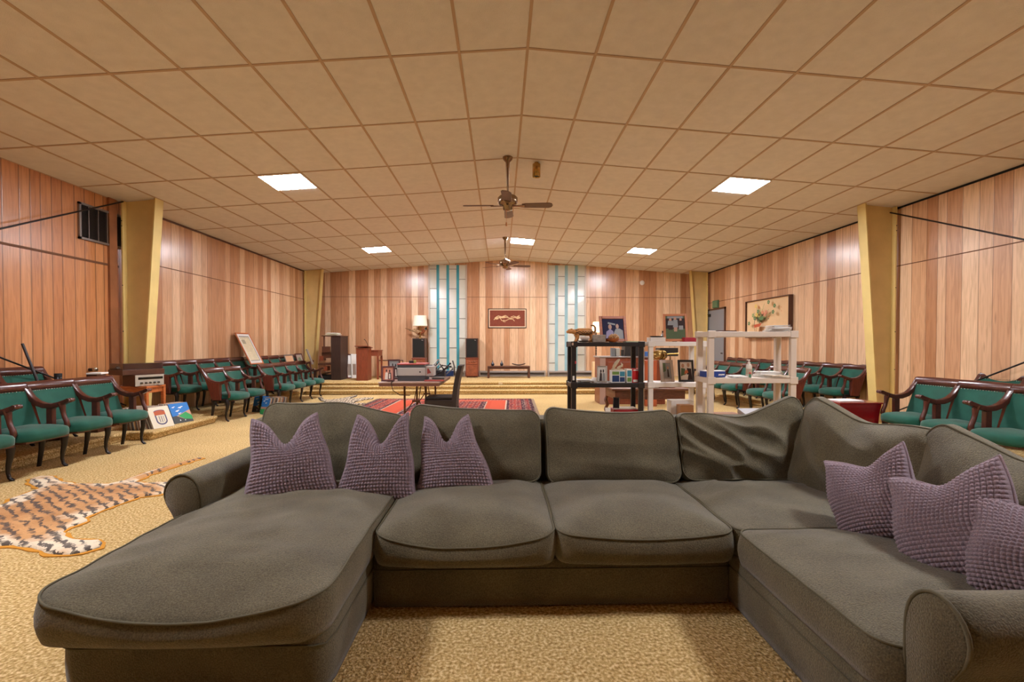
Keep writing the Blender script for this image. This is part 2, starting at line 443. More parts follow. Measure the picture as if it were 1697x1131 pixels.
# wall vent
t = thing('wall_vent', 'grey louvred return air vent high on the older panelled wall', 'vent', (XL, 7.0, 2.77))
y0, y1, hh = -.385, .385, .51
b = MB()
for a, c in (((0, y0, 0), (.03, y0+.03, hh)), ((0, y1-.03, 0), (.03, y1, hh)), ((0, y0, 0), (.03, y1, .03)), ((0, y0, hh-.03), (.03, y1, hh))): b.span(a, c)
b.build('frame', M_STEEL, t)
MB().span((0.001, y0+.03, .03), (.006, y1-.03, hh-.03)).build('dark_opening', mat('vent_dark', '#1b1714', .7), t)
for k in range(4): MB().span((.004, -.235+k*.155-.006, .03), (.028, -.235+k*.155+.006, hh-.03)).build('divider', M_STEEL, t)
b = MB()
for k in range(28): b.box((.012, 0, .045+k*.0155), (.014, .70, .002), (0, R(35), 0))
b.build('louvres', mat('louvre_brown', '#3a2f28', .5, metal=.3), t)

# cross bracing rods along both side walls
def rod(label, pts, r=.011, name='brace_rod'):
    b = MB(); b.tube(pts, r, 8); o = b.build(name, M_IRON); return tag(o, label, 'steel rod', 'wall bracing rods')
rod('dark brace rod falling from the column top across the vent', [(-5.74, 7.25, 3.47), (-5.74, .8, .36)])
rod('dark brace rod rising from the column foot behind the vent wall seats', [(-5.70, 7.2, .37), (-5.70, .8, 3.2)])
rod('dark brace rod falling from the column top over the blank opposite wall', [(6.2, 7.3, 3.40), (6.2, .8, .48)])
rod('dark brace rod rising behind the velvet seats below the blank opposite wall', [(6.23, 7.2, .23), (6.23, .8, 3.25)])
p0, p1 = at(37, 570, X=-5.72), at(54, 612, X=-5.60)
tag(MB().tube([p0, p1, p1+(p1-p0)*.6], .015, 10).build('crank_pole', M_IRON), 'thick black pole leaning on the panelling behind the rearmost vent wall seats', 'pole')
b = MB(); p = at(148, 613, X=XL)
b.cyl(p, p+Vector((.07, -.01, 0)), .022); b.m = 1; b.ball(p+Vector((.10, -.02, .005)), .034, 12, 8)
tag(b.build('wall_valve', [M_IRON, M_NAIL]), 'small dark valve with a shiny knob on the older panelling near the record player', 'valve')
p = at(96.5, 633, X=-5.45)
b = MB(); b.lathe([(.036, -.08), (.036, .095), (.03, .1), (.001, .1)], p, 16); b.m = 1; b.lathe([(.038, .06), (.038, .102), (.001, .103)], p, 16)
tag(b.build('black_canister', [mat('black_gloss', '#111015', .25), M_DARK]), 'small black canister standing up behind the velvet chairs near the wall valve', 'canister')
pc = p
tag(MB().span((p.x-.18, p.y-.05, .125), (p.x+.06, p.y+.07, p.z-.081)).build('wood_crate', M_WALNUT, bevel=.008), 'dark wooden crate behind the velvet chairs, under the small black canister', 'crate')

# ---------------------------------------------------------------- stage wall
def window(name, x0, x1, z0, z1, bars, bw, barcol, offs):
    t = thing(name, None, None, ((x0+x1)/2, YB, z0)); t['kind'] = 'structure'
    ctr = (x0+x1)/2; w = x1-x0; h = z1-z0
    f = .045
    b = MB()
    for a, c in (((-w/2, -.05, 0), (-w/2+f, 0, h)), ((w/2-f, -.05, 0), (w/2, 0, h)), ((-w/2, -.05, 0), (w/2, 0, f))): b.span(a, c)
    struct(b.build('frame', mat('window_frame', '#b9ab9c', .4, metal=.3), t))
    glass = mat('frosted_glass', '#cfd1c5', .14, spec=.8, coat=.8, var=.05, vscale=2.5, bump=.5, bscale=7)
    struct(MB().span((-w/2+f, -.02, f), (w/2-f, -.008, h-.01)).build('glass', glass, t))
    xs = [-w/2+f]
    bm = mat(name+'_bar', barcol, .25, var=.12, vscale=3, bump=.2, bscale=12)
    for bx in bars:
        struct(MB().span((bx-ctr-bw/2, -.03, f), (bx-ctr+bw/2, -.02, h-.01)).build('coloured_bar', bm, t))
        xs += [bx-ctr-bw/2, bx-ctr+bw/2]
    xs.append(w/2-f)
    for k in range(4):
        z = offs[k % 2]-z0
        while z < h-.05:
            if z > f: struct(MB().span((xs[2*k], -.032, z-.008), (xs[2*k+1], -.02, z+.008)).build('muntin', mat('muntin', '#6e6a61', .4, metal=.4), t))
            z += .613
def xb(px): return at(px, 530, Y=YB-.02).x
def zb(py): return at(848, py, Y=YB-.02).z
z0 = .42
x0, x1 = xb(710), xb(774)
window('window_1', x0, x1, z0, zc(x0)+.02, [xb(725.8), xb(742.3), xb(758.8)], .085, '#3f93a0', (zb(576.7)-.613*2, zb(593.4)-.613))
x0, x1 = xb(907.3), xb(971)
window('window_2', x0, x1, z0, zc(x1)+.02, [xb(922.2), xb(938.3), xb(954.8)], .095, '#8fb3ba', (zb(602)-.613*0, zb(588.3)-.613))

def heater(x0, x1, label):
    t = thing('baseboard_heater', label, 'heater', ((x0+x1)/2, YB, .29), 0, 'baseboard heaters along the stage wall')
    w = (x1-x0)/2
    b = MB(); b.prism([(0, 0), (-.07, 0), (-.07, .02), (-.06, .03), (-.06, .05), (-.02, .05), (-.02, .11), (-.075, .13), (-.06, .175), (0, .18)], 2*w, lambda u, v, q: (-w+q, u, v))
    b.build('casing', mat('heater_grey', '#8b7f73', .45, metal=.3), t)
    b = MB()
    n = int(2*w/.03)
    for k in range(n): b.box((-w+(k+.5)*.03, -.045, .08), (.004, .04, .05))
    b.build('fins', M_STEEL, t)
    for s in (-1, 1): MB().span((s*w-.02, -.085, 0), (s*w+.02, 0, .185)).build('end_cap', mat('heater_cap', '#9d9287', .45, metal=.2), t)
heater(xb(665), xb(770), 'grey baseboard heater under the teal barred window')
heater(xb(795), xb(903), 'grey baseboard heater behind the low wooden bench')
heater(xb(909), xb(1010), 'grey baseboard heater under the pale blue barred window')

# framed red tapestry
def framed(name, label, cat, loc, w, h, fw, fm, rot=(0, 0, 0), depth=.025, shapes=(), mats=(), mat_w=0, matm=None, group=None, stand=False, fside=None):
    """picture with its face to local -Y, bottom centre at the origin"""
    t = thing(name, label, cat, loc, rot, group)
    b = MB()
    for a, c in (((-w/2, -depth, 0), (-w/2+fw, 0, h)), ((w/2-fw, -depth, 0), (w/2, 0, h)), ((-w/2+fw, -depth, 0), (w/2-fw, 0, fw)), ((-w/2+fw, -depth, h-fw), (w/2-fw, 0, h))): b.span(a, c)
    b.build('frame', fm, t, bevel=min(.004, fw*.2))
    iw, ih = w-2*fw, h-2*fw; y = -depth*.55
    if mat_w:
        MB().span((-iw/2, y, fw), (iw/2, -.002, fw+ih)).build('mat_board', matm, t); y -= .0012
        iw -= 2*mat_w; ih -= 2*mat_w
    b = MB(); zo = fw+mat_w
    def pt(u, v): return (-iw/2+u*iw, v*ih+zo)
    b.m = 0; x, z = pt(0, 0); b.add([(x, y, z), (x+iw, y, z), (x+iw, y, z+ih), (x, y, z+ih)], [(0, 1, 2, 3)])
    b.add([(x, y+.004, z), (x+iw, y+.004, z), (x+iw, y+.004, z+ih), (x, y+.004, z+ih)], [(3, 2, 1, 0)])
    lay = 0
    for s in shapes:
        lay += 1; yy = y-.0004*lay; b.m = s[1]
        if s[0] == 'e':
            _, _, cx, cz, rx, rz = s; n = 20
            pts = [(cx+rx*math.cos(2*math.pi*i/n), cz+rz*math.sin(2*math.pi*i/n)) for i in range(n)]
        elif s[0] == 'r': pts = [(s[2], s[3]), (s[4], s[3]), (s[4], s[5]), (s[2], s[5])]
        elif s[0] == 'l':                      # polyline stroke (m, width, pts)
            P = [Vector(pt(*q)) for q in s[3]]; wd = s[2]*ih
            for i in range(len(P)-1):
                d = (P[i+1]-P[i]); d.normalize(); nrm = Vector((-d.y, d.x))*wd/2; d = d*wd*.3
                q = [P[i]-nrm-d, P[i+1]-nrm+d, P[i+1]+nrm+d, P[i]+nrm-d]
                b.add([(k.x, yy, k.y) for k in q], [(0, 1, 2, 3)])
            continue
        else: pts = s[2]
        q = [pt(min(1, max(0, u)), min(1, max(0, v))) for u, v in pts]
        b.add([(k[0], yy, k[1]) for k in q], [tuple(range(len(q)))])
    b.build('picture', list(mats), t)
    if stand:
        b = MB(); b.prism([(0, h*.62), (0, h*.55), (math.tan(stand)*h*.62+.02, 0.01), (math.tan(stand)*h*.62+.03, .01)], w*.2, lambda u, v, q: (-w*.1+q, u, v))
        b.build('easel_back', M_WALNUT, t)
    return t
c1 = at(809, 544, Y=YB); c2 = at(872.5, 512, Y=YB)
dr = [('l', 1, .05, [(.12, .42), (.2, .55), (.3, .52), (.4, .62), (.5, .55), (.6, .5), (.72, .56), (.8, .48), (.86, .58)]),
      ('l', 1, .04, [(.16, .5), (.24, .66), (.34, .6), (.44, .68), (.52, .6)]), ('l', 1, .045, [(.6, .58), (.68, .64), (.76, .58), (.84, .68), (.8, .56)]),
      ('l', 1, .04, [(.3, .5), (.34, .36), (.46, .36), (.55, .46), (.66, .44), (.7, .34)]), ('l', 1, .03, [(.14, .52), (.2, .62), (.26, .6)]),
      ('e', 1, .82, .54, .05, .06), ('e', 1, .36, .57, .1, .06), ('e', 1, .2, .5, .05, .07), ('l', 1, .03, [(.4, .4), (.38, .3), (.44, .28)])]
framed('framed_tapestry', 'framed dark red panel with a pale winding figure above the bench', 'picture', ((c1.x+c2.x)/2, YB, c1.z), c2.x-c1.x, c2.z-c1.z, .022, mat('near_black_frame', '#241713', .4), (0, 0, 0), .03, dr, [mat('tapestry_red', '#7c3c29', .9, var=.1, vscale=20), mat('tapestry_cream', '#d9b689', .9, var=.15, vscale=30)], .03, mat('tapestry_border', '#e2c7a4', .8))

# low bench with two bud vases and a dish
p0, p1 = at(808, 607, Y=13.95), at(878, 628, Y=13.95)
bx, bw, bz = (p0.x+p1.x)/2, p1.x-p0.x, .29
t = thing('low_bench', 'low dark wooden bench on the stage under the red tapestry', 'bench', (bx, 14.0, bz))
bh = p0.z-bz
MB().span((-bw/2, -.18, bh-.04), (bw/2, .18, bh)).build('seat', M_WALNUT, t, bevel=.005)
for sx in (-1, 1):
    for sy in (-1, 1): MB().box((sx*(bw/2-.03), sy*.14, (bh-.04)/2), (.06, .06, bh-.042)).build('leg', M_WALNUT, t, bevel=.004)
for sy in (-1, 1): MB().span((-bw/2+.06, sy*.14-.012, bh-.085), (bw/2-.06, sy*.14+.012, bh-.04)).build('apron', M_WALNUT, t)
for px, lab in ((816.5, 'small dark bud vase on the bench end nearer the loudspeaker'), (831.5, 'small dark bud vase near the middle of the low bench')):
    x = at(px, 600, Y=14).x
    o = MB().lathe([(.02, 0), (.045, .02), (.052, .05), (.04, .085), (.014, .12), (.006, .17), (.004, .175)], n=16).build('bud_vase', mat('vase_blue_black', '#2c3038', .25))
    o.location = (x, 14.0, bz+bh); tag(o, lab, 'vase', 'bud vases on the bench')
x = at(859.5, 600, Y=14).x
o = MB().grid([[(x+u*.2, 14+v*.075*(1-abs(u)**2.5), bz+bh+.012+.045*(abs(u)**2)+.025*abs(v)**2+(.02 if v == 0 else 0)*0) for v in (-1, -.5, 0, .5, 1)] for u in [i/10-1 for i in range(21)]]).build('boat_dish', mat('dish_dark', '#4b342b', .35))
m_ = o.modifiers.new('s', 'SOLIDIFY'); m_.thickness = .012
tag(o, 'long boat shaped dark dish on the end of the low bench', 'dish')

# loudspeakers on carved cabinets, pheasant and lamp
def speaker(px0, px1, lab1, lab2):
    a, c = at(px0, 627, Y=14.15).x, at(px1, 627, Y=14.15).x
    w = c-a; x = (a+c)/2; z1 = at(px0, 593.5, Y=14.15).z; z2 = at(px0, 561, Y=14.15).z; h1 = z1-.29
    t = thing('carved_cabinet', lab1, 'cabinet', (x, 14.36, .29), 0, 'carved cabinets under the loudspeakers')
    MB().span((-w/2, -.21, .03), (w/2, .2, h1)).build('body', M_REDWOOD, t, bevel=.006)
    MB().span((-w/2-.012, -.225, h1-.035), (w/2+.012, .2, h1)).build('top', M_REDWOOD, t, bevel=.005)
    MB().span((-w/2+.03, -.17, 0), (w/2-.03, .17, .03)).build('plinth', M_WALNUT, t)
    b = MB(); b.span((-w/2+.03, -.225, h1-.19), (w/2-.03, -.211, h1-.05))
    for k in (-1, 0, 1): b.ball((k*w*.2, -.225, h1-.12), .035, 10, 6, (1.1, .4, .8))
    d = b.build('drawer', mat('carved_wood', '#8a4a2c', .4, var=.25, vscale=10), t)
    b = MB(); b.span((-w/2+.03, -.225, .06), (w/2-.03, -.211, h1-.21)); b.prism([(-w*.25, .12), (w*.25, .12), (w*.25, h1-.3), (0, h1-.25), (-w*.25, h1-.3)], .012, lambda u, v, q: (u, -.225-q, v))
    d = b.build('door', mat('carved_wood', '#8a4a2c'), t)
    MB().ball((w*.22, -.24, h1*.45), .012, 8, 6).build('knob', M_BRASS, d)
    t = thing('loudspeaker', lab2, 'loudspeaker', (x, 14.36, z1+.001), 0, 'loudspeakers on carved cabinets')
    h = z2-z1
    MB().span((-w/2+.004, -.2, 0), (w/2-.004, .18, h)).build('cabinet', M_WALNUT, t, bevel=.004)
    MB().span((-w/2+.03, -.212, .03), (w/2-.03, -.2, h-.02)).build('grille', M_CLOTHBLK, t)
    MB().box((w/2-.09, -.2135, h-.06), (.05, .003, .02), (0, R(10), 0)).build('badge', M_STEEL, t)
    return x, z2
sx, sz = speaker(683, 705, 'carved wooden cabinet under the loudspeaker that carries the pheasant', 'black fronted loudspeaker with the pheasant mount on top')
speaker(771.5, 792.5, 'carved wooden cabinet below the loudspeaker next to the low bench', 'black fronted loudspeaker with nothing on top, between window and bench')
# pheasant in flight on a piece of driftwood
def W(px, py, Y): return at(px, py, Y=Y)
Yp = 14.3
t = thing('mounted_pheasant', 'stuffed long tailed pheasant on driftwood on top of the loudspeaker', 'stuffed bird', (sx, 14.36, sz+.001))
b = MB()
b.tube([(-.12, 0, .015), (-.03, -.02, .05), (.06, .0, .035), (.16, .03, .02)], [.03, .05, .045, .02], 10); b.tube([(0, -.02, .05), (.0, -.02, .16)], [.035, .012], 8)
b.build('driftwood', mat('driftwood', '#a3805f', .9, var=.2, vscale=12), t)
b = MB(); b.tube([(-.14, 0, .19), (-.08, 0, .18), (0, 0, .17), (.09, 0, .2), (.15, 0, .25), (.185, 0, .29), (.2, 0, .3)], [.02, .05, .068, .062, .035, .03, .02], 12); b.ball((.21, 0, .31), .034, 12, 8)
body = b.build('body', mat('pheasant_brown', '#8a4b28', .7, var=.4, vscale=18), t)
b = MB(); b.ball((.205, 0, .312), .035, 12, 8); b.tube([(.17, 0, .275), (.195, 0, .3)], .033, 10); b.build('head', mat('pheasant_green', '#24352f', .4), body)
b = MB(); b.lathe([(.034, 0), (.033, .012)], (.163, 0, .262), 12); b.build('neck_ring', M_PAPER, body)
b = MB(); b.tube([(.235, 0, .31), (.262, 0, .3)], [.012, .002], 8); b.build('beak', mat('beak', '#c9b38a', .5), body)
b = MB()
for k in range(5): b.tube([(-.12, (k-2)*.012, .19), (-.28, (k-2)*.02, .24+.004*k), (-.46+.02*abs(k-2), (k-2)*.02, .31)], [.016, .014, .003], 6, flat=.4)
b.build('tail', mat('pheasant_tail', '#7d5a3a', .8, var=.4, vscale=25), t)
for s_ in (-1, 1):
    b = MB()
    for k in range(7): b.tube([(.06-.02*k, s_*.05, .22), (-.0-.02*k, s_*(.12+.012*k), .2+.015*k), (-.06-.03*k, s_*(.19+.012*k), .13+.015*k)], [.02, .018, .004], 6, flat=.35)
    b.build('wing', mat('pheasant_wing', '#9b7c58', .8, var=.4, vscale=25), t)
# tall lamp standing on the loudspeaker behind the pheasant
a, c = W(685.5, 540, 14.3), W(707, 523.5, 14.3)
lx = (a.x+c.x)/2; lz0, lz1 = a.z, c.z
t = thing('table_lamp', 'unlit lamp with a big white shade above the stuffed pheasant', 'lamp', (lx, 14.3, sz+.001))
MB().lathe([(.06, 0), (.06, .015), (.02, .03), (.012, lz0-sz+.1)], n=16).build('base', M_BRASS, t)
w_ = (c.x-a.x)/2
MB().lathe([(w_+.025, lz0-sz-.01), (w_-.01, lz1-sz)], n=28).build('lamp_shade', mat('glowing_linen', '#efe6d2', .8, emit='#ffe9c8', estr=.12), t)  # faint glow added to the linen shade; the lamp itself is off

# organ at the stage corner
t = thing('upright_organ', 'dark upright reed organ seen end on beside the corner column', 'organ', (-4.85, 13.55, .29))
ow, oh = .50, 1.235
o0 = at(548.5, 600, Y=13.25).x+4.85; o1 = at(577, 600, Y=13.9).x+4.85
MB().span((o0, -.30, 0), (o1, .35, oh)).build('case', mat('organ_wood', '#35231d', .45, var=.2, vscale=4, stretch=(12, 12, 2)), t, bevel=.008)
MB().span((o0-.26, -.32, oh-.0), (o1+.01, .36, oh+.025)).build('lid', M_WALNUT, t, bevel=.005)
MB().span((o0-.28, -.25, .62), (o0, .33, .78)).build('keybed', M_WALNUT, t, bevel=.006)
b = MB()
for k in range(16): b.span((o0-.27, -.2+k*.031, .781), (o0-.13, -.2+k*.031+.028, .795))
b.build('keys', mat('ivory', '#cbb98e', .4), t)
b = MB(); b.span((o0-.25, -.3, .95), (o0-.02, -.27, .78)); b.cyl((o0-.2, -.27, .8), (o0-.2, -.27, oh), .018)
b.build('lid_post', M_WALNUT, t)
MB().span((o0-.38, -.25, .42), (o0, .33, .47)).build('knee_shelf', M_WALNUT, t)
MB().span((o0-.4, -.2, .0), (o0, .33, .12)).build('pedal_board', M_DARK, t)
for k in (0, 1): MB().box((o0-.3, .0+.2*k-.05, .16), (.2, .18, .03), (0, R(-18), 0)).build('pedal', M_WALNUT, t)
for k, (dx, dz) in enumerate(((-.33, .55), (-.22, .26))): MB().span((o0+dx, -.28, dz), (o0+dx+.1, -.05, dz+.13)).build('stop_box', M_REDWOOD, t)
o = MB(); rr = random.Random(3)
for k in range(7): o.box((rr.uniform(-.02, .02), rr.uniform(-.03, .03), .006+k*.011), (.40-.02*k, .28, .009), (rr.uniform(-.03, .03), rr.uniform(-.04, .04), rr.uniform(-.2, .2))); o.m = (o.m+1) % 3
o = o.build('sheet_music_pile', [M_PAPER, mat('pale_green_paper', '#b8c2a0', .8), M_PAPER2]); o.location = (-4.85+(o0+o1)/2-.12, 13.4, .29+oh+.026)
tag(o, 'messy pile of papers on top of the dark organ', 'papers')

# lectern and small desk
a, c = at(590.5, 629, Y=13.0), at(609, 577, Y=13.0)
lh = c.z-.29
t = thing('lectern', 'red brown wooden lectern with a thin bent microphone stem', 'lectern', ((a.x+c.x)/2, 13.2, .29))
w_ = (c.x-a.x)/2
MB().span((-w_, -.2, 0), (w_, .2, lh)).build('body', M_REDWOOD, t, bevel=.006)
b = MB(); b.prism([(-.24, lh+.035), (.24, lh-.01), (.24, lh+.01), (-.24, lh+.06)], w_*2+.06, lambda u, v, q: (-w_-.03+q, u, v)); b.build('slanted_top', M_REDWOOD, t)
b = MB(); b.tube([(.1, 0, lh), (.1, -.0, lh+.1), (.06, -.02, lh+.2), (.03, -.03, lh+.23)], .007, 8); b.ball((.025, -.03, lh+.235), .014, 8, 6); b.build('microphone', M_IRON, t)
a, c = at(609, 629, Y=13.35), at(626.5, 580.5, Y=13.35); dh = c.z-.29; w_ = (c.x-a.x)/2+.06
t = thing('side_desk', 'narrow red brown desk with square legs close behind the lectern', 'desk', ((a.x+c.x)/2-.06, 13.65, .29))
MB().span((-w_, -.25, dh-.03), (w_, .25, dh)).build('top', M_REDWOOD, t, bevel=.004)
MB().span((-w_+.015, -.235, dh-.17), (w_-.015, .235, dh-.03)).build('apron', M_REDWOOD, t)
for sx_ in (-1, 1):
    for sy in (-1, 1): MB().box((sx_*(w_-.03), sy*.21, (dh-.17)/2), (.05, .05, dh-.172)).build('leg', M_REDWOOD, t)
x = at(583.5, 600, Y=14.0)
for k, (dx, lab) in enumerate(((-.05, 'tall dark red frame leaning behind the lectern, outer one of two'), (.06, 'tall white edged board leaning behind the lectern, next to its side'))):
    framed('stored_picture', lab, 'frame', (x.x+dx, 13.9+.1*k, .29), .22, .72, .03, [mat('dark_red_frame', '#4f1d1c', .4), M_PAPER][k], (R(-4), R(2), R(60)), .03, [('r', 1, .1, .1, .9, .6)], [M_PAPER, mat('dull_photo', '#a08f80', .5)], group='frames leaning behind the lectern')
a, c = at(627, 627, Y=14.45), at(668, 597, Y=14.45)
t = framed('leaning_board', 'wide thin wooden framed board leaning at the stage wall behind the desk photos', 'board', ((a.x+c.x)/2, 14.44, .29), c.x-a.x, c.z-.29, .025, M_WALNUT, (R(-6), 0, 0), .025, [], [mat('board_tan', '#c99567', .5, var=.1, vscale=6)])

# floor lamp (lit) on the stage behind the shelves
p = at(989, 543, Y=13.7); zs0, zs1 = at(989, 551, Y=13.7).z, at(989, 534, Y=13.7).z
t = thing('floor_lamp', 'lit white shaded floor lamp with a twisted pole behind the black shelf', 'lamp', (p.x-.02, 13.7, .29))
MB().span((-.11, -.1, 0), (.11, .1, at(989, 600, Y=13.7).z-.29)).build('base', mat('cream_box', '#d8b88a', .6), t, bevel=.01)
b = MB()
for s_ in (0, math.pi): b.tube([(.012*math.cos(s_+k*.9), .012*math.sin(s_+k*.9), .4+k*.02) for k in range(int((zs0-.69)/.02)+2)], .011, 6)
b.build('twisted_pole', mat('iron_brown', '#3a2a20', .5, metal=.5), t)
MB().lathe([(.14, zs0-.29), (.09, zs1-.29)], n=24).build('lamp_shade', mat('lit_shade', '#fff4dc', .8, emit='#ffe2ae', estr=1.6), t)
MB().ball((0, 0, zs0-.29+.08), .04, 10, 8).build('bulb', mat('bulb_lit', '#ffffff', .5, emit='#ffe0a8', estr=25), t)

# door, exit sign and flower painting on the far side wall
t = thing('door_1', None, None, (XR, 13.55, 0)); t['kind'] = 'structure'
dz = 2.31
struct(MB().span((-.03, -.53, .05), (-.004, .53, dz)).build('panel', mat('grey_door', '#86888c', .5), t))
b = MB()
for a, c in (((-.035, -.58, .05), (-.001, -.53, dz+.05)), ((-.035, .53, .05), (-.001, .58, dz+.05)), ((-.035, -.58, dz), (-.001, .58, dz+.05))): b.span(a, c)
struct(b.build('frame', M_WALNUT, t))
struct(MB().span((-.06, .3, dz-.18), (-.031, .5, dz-.1)).build('door_closer', M_IRON, t))
struct(MB().cyl((-.09, -.45, 1.05), (-.03, -.45, 1.05), .02).build('door_handle', M_STEEL, t))
t = thing('exit_sign', 'small green box sign on the wall above the grey door', 'sign', (XR-.002, 13.55, 2.37))
MB().span((-.05, -.17, 0), (0, .17, .22)).build('housing', mat('sign_green', '#4d6a4c', .5), t, bevel=.006)
MB().span((-.056, -.15, .02), (-.05, .15, .2)).build('face', mat('sign_face', '#5f7f5c', .4, var=.1, vscale=20), t)
o = MB().ball((0, 0, 0), .035, 12, 8).build('wall_bell', M_WHITEP); o.location = at(1173, 512, X=6.3); tag(o, 'tiny white knob on the wall at the corner of the grey door frame', 'knob')

y0, y1 = 9.95, 11.75; za, zb_ = 1.46, 2.385
gr = [.42, .57, .40]
rr = random.Random(11); sh = []
for k in range(150):
    a = rr.uniform(.15, 2.6); d = rr.uniform(.03, .40)*rr.uniform(.5, 1)
    cx = .36+d*math.cos(a)*.5; cz = .42+d*math.sin(a)*1.05; l = rr.uniform(.02, .06); an = rr.uniform(0, 6.28)
    sh.append(('l', rr.choice([1, 1, 1, 2, 3, 4]), .02, [(cx, cz), (cx+l*.6*math.cos(an), cz+l*math.sin(an))]))
for (x0_, z0_, x1_, z1_) in ((.36, .4, .3, .85), (.36, .4, .42, .78), (.38, .4, .6, .72), (.38, .42, .66, .62), (.34, .4, .2, .66), (.36, .42, .5, .9)):
    sh.append(('l', 2, .014, [(x0_, z0_), ((x0_+x1_)/2+.01, (z0_+z1_)/2+.02), (x1_, z1_)]))
for (cx, cz, mi) in ((.31, .62, 3), (.29, .86, 3), (.46, .66, 4), (.52, .6, 4), (.42, .5, 1), (.27, .52, 1), (.36, .7, 1), (.47, .5, 1), (.56, .66, 4), (.24, .6, 2), (.62, .92, 1), (.76, .8, 1), (.73, .64, 1), (.14, .38, 1)):
    for k in range(5): sh.append(('e', mi, cx+.018*math.cos(k*1.26), cz+.035*math.sin(k*1.26), .014, .025))
sh += [('l', 5, .022, [(.28, .32), (.29, .44), (.34, .52), (.4, .44), (.42, .32)]), ('p', 6, [(.27, .33), (.47, .36), (.42, .27), (.28, .24)]), ('p', 7, [(.28, .24), (.42, .27), (.4, .12), (.31, .1)]), ('l', 5, .014, [(.28, .24), (.31, .1), (.4, .12), (.42, .27)]), ('l', 5, .012, [(.34, .25), (.33, .17), (.37, .11)]), ('e', 4, .92, .74, .006, .02), ('e', 4, .92, .64, .006, .02)]
t = framed('flower_painting', 'wide cream painting of a flower basket hung on the far side wall', 'painting', (6.335, (y0+y1)/2, za), y1-y0, zb_-za, .018, M_WALNUT, (0, 0, R(-90)), .1, sh,
       [mat('painting_cream', '#dcb88a', .8, var=.04, vscale=6), mat('leaf_green', '#5d7a4e', .8), mat('sage_green', '#8a9a62', .8), mat('pale_yellow', '#dcbb62', .8), mat('coral', '#d08a68', .8), mat('ink', '#3e3a33', .8), mat('basket_red', '#b4512f', .8), mat('basket_tan', '#d3ab7d', .8)], .02, mat('mount_tan', '#dfb486', .8))
# ---------------------------------------------------------------- velvet theatre chairs
CW = .547
def arm_curve():
    return [(-.40, .895), (-.375, .85), (-.345, .80), (-.305, .745), (-.25, .700), (-.18, .676), (-.10, .672), (-.03, .690), (.03, .712), (.075, .722)]
def seat_grid(w):
    """domed velvet seat, front corners tapered"""
    n = 12; top = []
    b = MB()
    rows = []
    for lev in range(5):
        pass
    def outline(t):            # t 0..1 around
        pts = [(-.31, -w*.42), (-.31, w*.42), (.06, w*.465), (.145, w*.38), (.165, 0), (.145, -w*.38), (.06, -w*.465)]
        return pts
    o = outline(0); N = 40; loop = []
    P = [Vector(p) for p in o]; L = [(P[(i+1) % len(P)]-P[i]).length for i in range(len(P))]; tot = sum(L)
    for k in range(N):
        d = tot*k/N; i = 0
        while d > L[i]: d -= L[i]; i += 1
        loop.append(P[i].lerp(P[(i+1) % len(P)], d/L[i]))
    for _ in range(2): loop = [(loop[k-1]+loop[k]*2+loop[(k+1) % N])/4 for k in range(N)]
    c = Vector((-.08, 0))
    rings = []
    for f, z in ((.90, .352), (.985, .36), (1.0, .39), (.998, .42), (.955, .443), (.85, .458), (.62, .472), (.36, .482), (.12, .485), (.01, .485)):
        rings.append([(c.x+(p.x-c.x)*f, (p.y)*f, z) for p in loop])
    b.grid(rings, True, wrap=True)
    b.add([rings[0][i] for i in range(N)], [tuple(range(N))])
    return b
